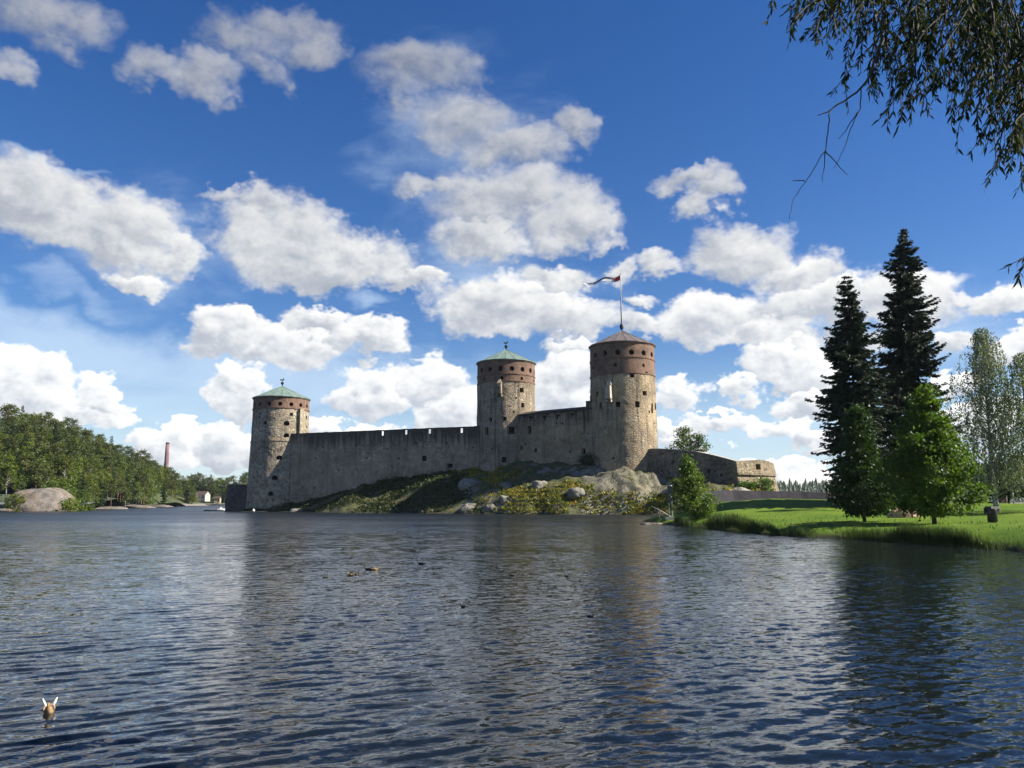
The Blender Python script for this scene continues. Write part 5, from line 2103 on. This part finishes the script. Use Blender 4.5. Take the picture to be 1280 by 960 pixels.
# boulders on the slope
for (px, py, Y, w, h, lab, sd) in ((589, 602, 177, 6.5, 2.4, 'large smooth pale boulder below the middle tower', 21), (612, 613, 171, 3.0, 1.6, 'pale boulder right below the large smooth one', 22),
                                   (632, 607, 171, 2.8, 1.6, 'pointed grey boulder on the dark slope under the castle range', 23), (611, 634, 165.5, 2.6, 1.5, 'round pale boulder near the water below the middle tower', 24),
                                   (585, 632, 167.5, 3.4, 1.6, 'grey boulder at the water left of the round pale one', 25), (632, 622, 166, 2.5, 1.2, 'flat grey boulder low on the slope left of the yellow herbs', 26),
                                   (675, 603, 166.5, 3.2, 1.3, 'grey boulder beside the shadow edge on the slope', 27), (720, 612, 160.5, 4.0, 1.2, 'small sunlit slab among the yellow herbs', 31), (925, 611, 150, 4.2, 1.0, 'pale jagged rock at the foot of the bastion', 32), (372, 637, 196.5, 4.5, 0.8, 'flat pale rock at the water beside the left tower', 33)):
    p = at(px, py, Y)
    rock_blob('boulder', (p.x, Y, p.z - h * 0.68), (w, w * 0.8, h), M_rock_grey, lab, sd, rotz=sd * 0.2 - 5, cat='boulder', group='boulders on the castle slope', n=40, rough=0.45)

# ------------------------------------------------------------------ willow over the viewer, right
def build_willow():
    g = np.random.default_rng(8)
    r = random.Random(8)
    root = thing('willow_tree', 'willow with slender leaves hanging into the top right corner', 'tree', (9.5, 3.0, 0.5))
    o0 = Vector((9.5, 3.0, 0.5))
    tb = MB()
    tb.tube([Vector((0, 0, -0.6)), Vector((0.1, 0.1, 1.5)), Vector((0, 0.4, 3.2)), Vector((-0.3, 0.9, 5.0)), Vector((-0.7, 1.6, 7.0))], [0.42, 0.33, 0.28, 0.22, 0.12], 12)
    fork = Vector((-0.3, 0.9, 5.0)) + o0
    twigs = MB()
    LP, LD = [], []

    def limb(pts, rad):
        # rounded course between the given points
        pts = [Vector(p) for p in pts]
        q, rd = [], []
        for i in range(len(pts) - 1):
            p0, p1, p2, p3 = pts[max(0, i - 1)], pts[i], pts[i + 1], pts[min(len(pts) - 1, i + 2)]
            for k in range(4):
                t = k / 4
                c = 0.5 * ((2 * p1) + (p2 - p0) * t + (2 * p0 - 5 * p1 + 4 * p2 - p3) * t * t + (3 * p1 - p0 - 3 * p2 + p3) * t ** 3)
                j = (p2 - p1).length * 0.02
                q.append(c + Vector((r.gauss(0, j), r.gauss(0, j), r.gauss(0, j))))
                rd.append(rad[i] + (rad[i + 1] - rad[i]) * t)
        q.append(pts[-1])
        rd.append(rad[-1])
        twigs.tube(q, rd, 6)

    def twig(p0, p1, sag=0.1, leaves=True, rad=0.006, dens=34, spread=0.035):
        p0, p1 = Vector(p0), Vector(p1)
        d = p1 - p0
        pts = []
        k = 7
        for i in range(k + 1):
            s = i / k
            p = p0 + d * s + Vector((0.05 * math.sin(s * 5 + p0.x * 9), 0.05 * math.sin(s * 4 + p0.z * 7), sag * d.length * (4 * s * (1 - s)) * 0.5))
            pts.append(p)
        tb_r = [rad * (1 - 0.75 * i / k) + 0.0012 for i in range(k + 1)]
        twigs.tube(pts, tb_r, 4)
        if leaves:
            m = int(d.length * dens)
            for _ in range(m):
                s = r.uniform(0.08, 1.0)
                f = s * k
                i = min(k - 1, int(f))
                p = pts[i].lerp(pts[i + 1], f - i)
                dd = (pts[i + 1] - pts[i]).normalized()
                ax = Vector((r.gauss(0, 1), r.gauss(0, 1), r.gauss(0, 1)))
                side = dd.cross(ax)
                side.normalize()
                dirv = (dd * 0.75 + side * r.uniform(0.4, 1.0) + Vector((0, 0, -0.35))).normalized()
                LP.append(tuple(p + side * 0.004 - o0))
                LD.append(tuple(dirv))
        return pts
    # main limbs (outside and along the top of the picture)
    def A_(px, py, Y):
        return at(px, py, Y)
    L1 = [fork, A_(1330, -120, 6.6), A_(1250, -60, 7.0), A_(1180, -25, 7.2), A_(1105, 5, 7.2), A_(1095, 60, 7.0)]
    limb(L1, [0.1, 0.06, 0.045, 0.03, 0.018, 0.009])
    L2 = [fork, A_(1400, 20, 6.4), A_(1330, 30, 6.6), A_(1270, 60, 6.8), A_(1240, 120, 6.8)]
    limb(L2, [0.09, 0.05, 0.035, 0.02, 0.008])
    L3 = [fork, A_(1370, -160, 7.6), A_(1230, -110, 7.8), A_(1110, -60, 7.8), A_(1030, -30, 7.6)]
    limb(L3, [0.08, 0.05, 0.035, 0.022, 0.01])
    # bare branch with forked twigs
    bare = [A_(1105, 20, 7.0), A_(1100, 60, 7.0), A_(1087, 95, 7.0), A_(1070, 115, 7.0), A_(1040, 137, 7.0), A_(1022, 144, 7.0)]
    limb(bare, [0.02, 0.017, 0.013, 0.01, 0.007, 0.003])
    for pts in ([(1039, 138), (1034, 165), (1031, 188), (1010, 222), (993, 248), (987, 274)], [(1031, 188), (1028, 228)], [(1031, 188), (1046, 205), (1060, 219)], [(1006, 226), (990, 226)],
                [(1076, 110), (1075, 135), (1066, 155), (1055, 185), (1042, 211)], [(1072, 140), (1058, 162), (1048, 174)]):
        limb([A_(a, b, 7.0) for a, b in pts], [0.006 - 0.0038 * i / (len(pts) - 1) for i in range(len(pts))])

    # leafy twigs: start, end, how many around
    curtains = [
        ((1050, -30), (990, 35), 9, 16), ((1075, -20), (1030, 75), 8, 16), ((1045, 0), (1012, 60), 7, 12), ((1110, 40), (1088, 120), 7, 12),
        ((1060, -40), (985, 45), 5, 22), ((1080, -30), (1010, 55), 7, 24), ((1100, -20), (1045, 60), 7, 24), ((1040, -50), (1000, 20), 5, 22),
        ((1090, -10), (1075, 100), 7, 26), ((1120, 0), (1100, 150), 10, 26), ((1150, 10), (1125, 130), 16, 28), ((1180, 0), (1150, 140), 18, 30),
        ((1210, 0), (1195, 130), 26, 34), ((1240, 10), (1225, 150), 26, 34), ((1270, 10), (1262, 160), 28, 34), ((1300, 20), (1285, 180), 20, 30),
        ((1160, -40), (1150, 70), 26, 40), ((1220, -50), (1210, 80), 36, 44), ((1270, -40), (1262, 70), 34, 44), ((1100, -60), (1105, 45), 18, 30),
        ((1250, 90), (1205, 200), 8, 20), ((1265, 110), (1225, 225), 10, 22), ((1285, 120), (1255, 235), 12, 22), ((1295, 150), (1276, 262), 8, 16),
        ((1330, 300), (1232, 345), 1, 3), ((1310, 290), (1276, 350), 1, 3), ((1180, 90), (1140, 145), 4, 14), ((1140, 80), (1100, 160), 4, 16),
    ]
    for (a, b_, cnt, jit) in curtains:
        for _ in range(int(cnt * 0.72 + 0.5)):
            Y = r.uniform(6.3, 8.2)
            sx, sy = r.gauss(0, jit), r.gauss(0, jit * 0.5)
            p0 = A_(a[0] + sx, a[1] + sy, Y + r.uniform(-.2, .2))
            p1 = A_(b_[0] + sx * 0.8 + r.gauss(0, jit * 0.75), b_[1] + r.gauss(0, jit * 0.55), Y + r.uniform(-.6, .6))
            p1 = p0.lerp(p1, r.uniform(0.55, 1.05))
            twig(p0, p1, sag=r.uniform(0, 0.25), dens=42)
    tb.build('trunk', M_bark, root, smooth=True)
    twigs.V = [tuple(Vector(v) - o0) for v in twigs.V]
    twigs.build('branches', M_bark, root, smooth=True)
    P, D = np.array(LP), np.array(LD)
    n = len(P)
    ln = g.uniform(0.05, 0.095, n)
    wd = ln * g.uniform(0.19, 0.29, n)
    s = unit(np.cross(D, g.normal(size=(n, 3))))
    nrm = unit(np.cross(D, s))
    cur = g.uniform(-0.18, 0.28, n)
    def pt(f, w):
        return P + D * (ln * f)[:, None] + s * (wd * w)[:, None] - nrm * (cur * ln * f * f)[:, None] + np.array([0, 0, -1]) * (0.12 * ln * f * f)[:, None]
    V = np.stack([pt(0, 0), pt(0.30, 0.48), pt(0.62, 0.42), pt(1, 0), pt(0.62, -0.42), pt(0.30, -0.48)], 1).reshape(-1, 3)
    i = np.arange(n) * 6
    Fc = np.concatenate([np.stack([i, i + 1, i + 4 + 1, i], 1)[:0], np.stack([i + 1, i + 2, i + 4, i + 5], 1)])
    T = np.concatenate([np.stack([i, i + 1, i + 5], 1), np.stack([i + 2, i + 3, i + 4], 1)])
    faces = [tuple(f) for f in Fc] + [tuple(f) for f in T]
    mesh_obj('leaves', V, faces, M_willow, root)
    print('willow leaves', n)


build_willow()

# ------------------------------------------------------------------ small things
# marker post on the tip
x, y = spot(838, 90)
gz = ground_lawn(x, y)
mp = thing('marker_post', 'tall narrow marker post with dark panel and white cap on the grassy tip', 'post', (x, y, min(gz, 0.3)))
ht = at(838, 605, 90).z - min(gz, 0.3)
b = MB()
b.box((0, 0, 0.2), (1.2, 1.0, 0.6))
b.build('base', simple('grey_concrete', (0.30, 0.29, 0.27), 0.9, scale=2, bump=0.4), mp)
b = MB()
b.tube([(-0.16, 0, 0.3), (-0.16, 0, ht * 0.97)], 0.08, 8)
b.tube([(0.16, 0, 0.3), (0.16, 0, ht * 0.97)], 0.08, 8)
for k in range(5):
    b.box((0, 0, 0.7 + k * 0.5), (0.32, 0.07, 0.07))
b.build('pole', simple('weathered_green_steel', (0.16, 0.2, 0.17), 0.6), mp)
b = MB()
b.box((0, 0, ht * 0.74), (0.46, 0.5, ht * 0.38))
b.build('panel', simple('dark_blue_grey_panel', (0.03, 0.035, 0.05), 0.5), mp)
b = MB()
b.tube([(0.1, 0, ht * 0.93), (0.1, 0, ht * 1.0)], [0.17, 0.14], 10)
b.build('cap', M_white, mp)
# concrete ramp at the tip: flat shore slab
rock_blob('shore_slab', (x - 1.7, y - 0.4, -0.12), (3.4, 1.6, 0.32), M_rock_grey, 'flat grey stone slab at the water left of the marker post', 44, cat='stone', n=24)
rock_blob('shore_slab', (x + 0.9, y - 1.3, -0.1), (2.2, 1.2, 0.5), M_rock_grey, 'rounded mossy stone at the water just right of the marker post', 45, cat='stone', n=24)
# driftwood
dw = MB()
dr = random.Random(4)
pA = Vector((x - 2.0, y + 0.6, 2.0))
dw.tube([pA - Vector((0, 0, 0)), pA + Vector((1.0, 0.1, -0.5)), pA + Vector((2.2, 0.2, -1.2)), pA + Vector((3.4, .4, -1.9))], [0.03, 0.06, 0.09, 0.1], 6)
dw.tube([pA + Vector((1.0, 0.1, -0.5)), pA + Vector((0.9, 0.1, -1.3)), pA + Vector((1.4, 0.1, -1.9))], [0.05, .04, .03], 5)
dw.tube([pA + Vector((2.2, 0.2, -1.2)), pA + Vector((3.0, 0.2, -0.3)), pA + Vector((3.6, 0.1, 0.4))], [0.06, .04, .02], 5)
tag(dw.build('dead_branch', simple('bleached_wood', (0.34, 0.28, 0.22), 0.9), smooth=True), 'bleached dead branch leaning at the shore beside the marker post', 'branch')

# litter bin on the lawn
x, y = spot(1240, 52)
gz = ground_lawn(x, y)
hb = at(1240, 633, 52).z - gz
bn = thing('litter_bin', 'dark litter bin standing on the lawn under the birch', 'bin', (x, y, gz), 0.2)
M_bin = simple('dark_brown_bin', (0.022, 0.016, 0.016), 0.6)
b = MB()
b.lathe([(0.25, 0.0), (0.29, 0.04), (0.31, hb * .8), (0.31, hb * 0.84)], 20)
b.build('body', M_bin, bn, smooth=True)
b = MB()
b.box((0, 0, hb * 0.93), (0.62, 0.60, hb * 0.14), top=(0.86, 0.86))
b.box((-0.26, 0, hb * 0.70), (0.34, 0.40, hb * 0.34))
b.build('lid', M_bin, bn)
b = MB()
b.box((-0.44, 0, hb * 0.74), (0.02, 0.26, hb * 0.14))
b.build('opening', M_hole, bn)

# low stone seat and bare ground by the spruces
x, y = spot(1129, 70)
gz = ground_lawn(x, y)
st = thing('stone_seat', 'low ring of pinkish stone blocks under the spruce boughs', 'stone seat', (x, y, gz))
M_pinkst = simple('pink_granite', (0.42, 0.29, 0.22), 0.85, var=0.3, scale=2.0, bump=0.4)
rr_ = random.Random(9)
for k in range(7):
    a = PI + PI * k / 6
    b = MB()
    b.box((math.cos(a) * 1.15, math.sin(a) * 0.6, 0.28 + 0.02 * k), (0.5, 0.36, 0.62 + rr_.uniform(-.06, .1)), a + PI / 2, top=(0.86, 0.86))
    b.build('block', M_pinkst, st)
for k in range(3):
    b = MB()
    b.box((-0.75 + k * 0.75, 0.25, 0.66 + rr_.uniform(-.03, .05)), (0.72, 0.45, 0.26), rr_.uniform(-.1, .1), top=(.93, .9))
    b.build('cap_stone', M_pinkst, st)

# dark retaining wall behind the lawn crest
rp = [at(878, 621, 118), at(893, 616, 121), at(915, 613, 124), at(950, 613.5, 126), at(1000, 614.5, 128), at(1060, 617, 129)]
ew = thing('retaining_wall', 'low smooth slate-grey retaining wall behind the lawn', 'wall', (rp[0].x, rp[0].y, 0))
V, Fc = wall_solid([(p.x - rp[0].x, p.y - rp[0].y) for p in rp], [p.z for p in rp], [0.5] * 6, 3.0, amp=0.10, seed=55, batter=0.8)
mesh_obj('wall_face', V, Fc, simple('slate_grey_stone', (0.040, 0.037, 0.045), 0.9, scale=1.0, bump=0.5), ew)

# lamp post behind the young tree
x, y = spot(1203, 98)
gz = ground_lawn(x, y)
hl = at(1203, 566, 98).z - gz
lp = thing('lamp_post', 'slim grey park lamp between the bright young tree and the birch', 'lamp post', (x, y, gz))
b = MB()
b.tube([(0, 0, -0.2), (0, 0, hl * 0.92)], [0.08, 0.05], 8)
b.build('pole', M_pole, lp, smooth=True)
b = MB()
b.lathe([(0.05, 0), (0.22, 0.12), (0.26, 0.4), (0.05, 0.6)], 14, (0, 0, hl * 0.92))
b.build('lamp_head', simple('frosted_lamp', (0.35, 0.33, 0.38), 0.4), lp, smooth=True)
b = MB()
b.lathe([(0.34, 0), (0.30, 0.08), (0.05, 0.2)], 14, (0, 0, hl * 0.92 + 0.55))
b.build('lamp_cap', M_iron, lp, smooth=True)


def hut(name, label, cat, loc, rz, w, d, h, roof_h, wall_m, roof_m, wins, over=0.35, group=None, door=None):
    t = thing(name, label, cat, loc, rz, group)
    b = MB()
    hw, hd = w / 2, d / 2
    b.add([(-hw, -hd, -1), (hw, -hd, -1), (hw, hd, -1), (-hw, hd, -1), (-hw, -hd, h), (hw, -hd, h), (hw, hd, h), (-hw, hd, h), (-hw, 0, h + roof_h), (hw, 0, h + roof_h)],
          [(3, 2, 1, 0), (0, 1, 5, 4), (2, 3, 7, 6), (1, 2, 6, 9, 5), (3, 0, 4, 8, 7), (4, 5, 9, 8), (6, 7, 8, 9)])
    b.build('wall', wall_m, t)
    b = MB()
    o_ = over
    s = roof_h / hd
    for sg in (-1, 1):
        y0, y1 = sg * (hd + o_), 0
        z0, z1 = h - s * o_, h + roof_h
        b.add([(-hw - o_, y0, z0 + .02), (hw + o_, y0, z0 + .02), (hw + o_, y1, z1 + .02), (-hw - o_, y1, z1 + .02),
               (-hw - o_, y0, z0 + .16), (hw + o_, y0, z0 + .16), (hw + o_, y1, z1 + .16), (-hw - o_, y1, z1 + .16)],
              [(0, 1, 2, 3), (7, 6, 5, 4), (0, 4, 5, 1), (1, 5, 6, 2), (3, 7, 4, 0), (2, 6, 7, 3)])
    b.build('roof', roof_m, t)
    for (wx, wz, ww, wh) in wins:
        f = MB()
        f.box((wx, -hd - 0.03, wz), (ww + 0.24, 0.08, wh + 0.24))
        fo_ = f.build('window', M_white, t)
        g_ = MB()
        g_.box((wx, -hd - 0.08, wz), (ww, 0.05, wh))
        g_.build('pane', simple('window_glass', (0.03, 0.035, 0.04), 0.1), fo_)
    if door:
        f = MB()
        f.box((door[0], -hd - 0.04, 1.0), (0.95, 0.09, 2.0))
        f.build('door', door[1], t)
    return t


M_cream = simple('cream_boards', (0.40, 0.35, 0.22), 0.8, var=0.1)
M_whiteb = simple('white_boards', (0.45, 0.43, 0.37), 0.8, var=0.1)
M_brownb = simple('brown_boards', (0.06, 0.03, 0.022), 0.8)
hut('house', 'cream wooden house with grey roof on the far bay shore', 'house', ((242 - 640) / F * 612, 612, 3.2), 0.25, 9, 7, 3.4, 2.2, M_cream, simple('grey_tiles', (0.16, 0.14, 0.13), 0.8), [(-3, 1.8, 1, 1.3), (0, 1.8, 1, 1.3), (3, 1.8, 1, 1.3)], group='houses across the bay')
hut('house', 'pale house with dark brown roof, right of the cream one across the bay', 'house', ((256 - 640) / F * 616, 616, 3.6), -0.2, 10, 7, 4.2, 2.4, M_whiteb, simple('red_brown_tiles', (0.10, 0.07, 0.06), 0.8), [(-3, 2.2, 1.2, 1.4), (0, 2.2, 1.2, 1.4), (3, 2.2, 1.2, 1.4)], group='houses across the bay')
hut('house', 'small cream hut nearest the dark wall across the bay', 'house', ((276 - 640) / F * 614, 614, 2.4), 0.1, 4, 4, 2.6, 1.4, M_cream, simple('dark_tiles', (0.08, 0.06, 0.05), 0.8), [(-0.8, 1.4, .7, .9)], group='houses across the bay', door=(1.0, M_brownb))
# kiosk by the lake at the right
x, y = spot(1236, 117)
gz = ground_lawn(x, y)
hut('lakeside_hut', 'small dark brown hut with pale roof edge beyond the lawn', 'hut', (x, y, gz - 0.2), 0.05, 3.6, 3, 1.9, 0.7, M_brownb, simple('pale_roof_edge', (0.4, 0.38, 0.36), 0.8), [(-0.8, 1.2, .6, .5)], door=(0.9, simple('brown_door', (0.10, 0.06, 0.04), 0.7)))
# posts at the far edge of the lawn
for px, Y, hgt, lab in ((1226, 113, 0.7, 'short pale post at the lawn edge left of the hut'), (1243, 113, 0.7, 'short pale post at the lawn edge right of the hut'), (1268, 100, 2.0, 'tall thin white post right of the birch trunk')):
    x, y = spot(px, Y)
    gz = ground_lawn(x, y)
    t = thing('post', lab, 'post', (x, y, gz), 0, 'pale posts at the far edge of the lawn')
    b = MB()
    b.tube([(0, 0, -0.2), (0, 0, hgt)], [0.09, 0.08], 10)
    b.build('shaft', M_white, t, smooth=True)
    b = MB()
    b.lathe([(0.10, 0), (0.10, 0.05), (0.02, 0.11)], 10, (0, 0, hgt))
    b.build('cap', M_white, t)

# factory chimney far away
Yc = 900
c = at(210.5, 553, Yc)
ch = thing('factory_chimney', 'tall tapering pinkish brick chimney rising behind the far trees', 'chimney', ((210.5 - 640) / F * Yc * 1.002, Yc, 2.0))
M_chim = simple('weathered_pink_brick', (0.20, 0.12, 0.115), 0.9, scale=0.3)
hc = c.z - 2.0
b = MB()
b.lathe([(3.3, 0), (3.0, hc * .2), (2.6, hc * .5), (2.2, hc * .8), (2.0, hc * 0.97)], 24)
b.build('shaft', M_chim, ch, smooth=True)
b = MB()
b.lathe([(2.0, hc * 0.971), (2.1, hc * 0.975), (2.1, hc * 0.995), (1.7, hc)], 24)
b.build('rim', simple('dark_chimney_rim', (0.10, 0.06, 0.06), 0.9), ch)

# little white buoys / gull by the left tower
b = MB()
b.ball((0, 0, 0.15), 0.32, 14, 10)
b.tube([(0, 0, 0.4), (0, 0, 0.7)], [0.08, 0.05], 6)
bo = b.build('buoy', M_white, smooth=True)
bo.location = at(317, 637.3, 201.5)
bo.location.z = 0.15
tag(bo, 'small white buoy floating at the foot of the left tower', 'buoy')
bt = thing('boat', 'tiny white boat on the water at the low dark wall', 'boat', ((281 - 640) / F * 226, 226, 0.0), 0.5)
b = MB()
V = []
prof = [(-1.1, .4), (-.4, .5), (.3, .45), (.8, .3), (1.3, .03)]
for (a, w) in prof:
    V += [(a, -w, .55), (a, -w * .6, -.1), (a, w * .6, -.1), (a, w, .55)]
FF_ = []
for i in range(4):
    for j in range(3):
        a = i * 4 + j
        FF_.append((a, a + 4, a + 5, a + 1))
    FF_.append((i * 4 + 3, i * 4 + 7, i * 4 + 4, i * 4))
FF_ += [(0, 1, 2, 3), (19, 18, 17, 16)]
b.add(V, FF_)
b.build('hull', M_white, bt)
b = MB()
b.box((-0.1, 0, .7), (.7, .6, .3), top=(.7, .8))
b.build('cabin', M_white, bt)

# ducks
M_duck_br = simple('brown_feathers', (0.30, 0.20, 0.11), 0.8, var=0.5, scale=18)
M_duck_dk = simple('dark_feathers', (0.03, 0.026, 0.022), 0.7, var=0.4, scale=18)
M_bill = simple('yellow_bill', (0.35, 0.22, 0.05), 0.5)
M_wfeath = simple('white_feathers', (0.80, 0.78, 0.74), 0.7, var=0.05)


def skin_body(name, verts, edges, radii, mat, parent, levels=2):
    me = bpy.data.meshes.new(name)
    me.from_pydata(verts, edges, [])
    o = bpy.data.objects.new(name, me)
    COL.objects.link(o)
    sk = o.modifiers.new('skin', 'SKIN')
    for i, rr in enumerate(radii):
        me.skin_vertices[0].data[i].radius = rr if isinstance(rr, tuple) else (rr, rr)
    me.skin_vertices[0].data[0].use_root = True
    ss = o.modifiers.new('ss', 'SUBSURF')
    ss.levels = ss.render_levels = levels
    bpy.context.view_layer.update()
    dg = bpy.context.evaluated_depsgraph_get()
    m2 = bpy.data.meshes.new_from_object(o.evaluated_get(dg))
    o.modifiers.clear()
    o.data = m2
    m2.name = name
    m2.materials.clear()
    m2.materials.append(mat)
    m2.polygons.foreach_set('use_smooth', np.ones(len(m2.polygons), dtype=bool))
    o.parent = parent
    return o


def make_duck(label, loc, rz, mat, sc=1.0, group='ducks on the water', raised=False):
    t = thing('duck', label, 'duck', loc, rz, group)
    t.scale = (sc, sc, sc)
    # facing +X; tail -X
    verts = [(0, 0, 0.03), (0.12, 0, 0.05), (0.19, 0, 0.10), (0.215, 0, 0.18), (0.235, 0, 0.215), (0.27, 0, 0.212), (-0.12, 0, 0.05), (-0.21, 0, 0.085), (-0.27, 0, 0.115)]
    edges = [(0, 1), (1, 2), (2, 3), (3, 4), (4, 5), (0, 6), (6, 7), (7, 8)]
    rad = [(.10, .085), (.085, .075), (.05, .05), (.034, .034), (.038, .042), (.024, .024), (.085, .07), (.045, .03), (.02, .012)]
    skin_body('body', verts, edges, rad, mat, t)
    b = MB()
    b.tube([(0.275, 0, 0.205), (0.31, 0, 0.198), (0.34, 0, 0.195)], [0.016, 0.015, 0.009], 6)
    b.build('bill', M_bill, t, smooth=True)
    for s in (-1, 1):
        b = MB()
        b.ball((-0.03, s * 0.085, 0.085), 0.12, 10, 8, (1.15, 0.16, 0.42))
        b.build('wing', mat, t, smooth=True)
        b = MB()
        b.ball((0.245, s * 0.035, 0.225), 0.006, 6, 4)
        b.build('eye', M_iron, t)
    if raised:
        for s in (-1, 1):
            b = MB()
            # white flight feathers held up over the back
            pts = [(-0.02, s * 0.05, 0.11), (-0.03, s * 0.09, 0.19), (-0.035, s * 0.125, 0.27)]
            b.tube(pts, [0.026, 0.022, 0.009], 6)
            b.build('raised_feather', M_wfeath, t, smooth=True)
    return t


def wy(px, py):
    """where the photo pixel meets the water"""
    d = at(px, py, 1.0) - Vector((0, 0, H))
    k = -H / d.z
    return (d.x * k, d.y * k, -0.01)


make_duck('brown duck lifting two white wing feathers, alone in the lower left corner', wy(61, 890), R(-65), M_duck_br, 0.62, raised=True)
for (px, py, rz, m, sc, lab) in ((407, 722, 1.2, M_duck_dk, .8, 'dark duck at the left end of the group on the water'), (438, 719.5, 2.6, M_duck_br, .8, 'pale brown duck second from the left in the group'),
                                 (446, 719, -0.4, M_duck_br, .65, 'smaller pale brown duck close behind the second one'), (461, 712.5, 3.0, M_duck_dk, .95, 'dark duck nudging a brown one in the middle of the group'), (468, 712.5, 0.1, M_duck_br, .9, 'brown duck right beside the dark middle one'),
                                 (527, 705.5, 2.9, M_duck_dk, 1.0, 'dark duck ahead of a ripple line, right of the group'), (641, 719.5, 0.3, M_duck_dk, .85, 'dark duck alone below the middle tower'), (708, 721, 1.8, M_duck_dk, .75, 'dark duck alone below the tallest tower'),
                                 (579, 758.5, 2.4, M_duck_dk, .5, 'small dark duck left of the brown reflections'), (738, 771, -0.5, M_duck_dk, .5, 'small dark duck nearest the viewer among the brown reflections')):
    make_duck(lab, wy(px, py), rz, m, sc * 0.72)

print('forest trees', count, 'objects', len(bpy.data.objects))
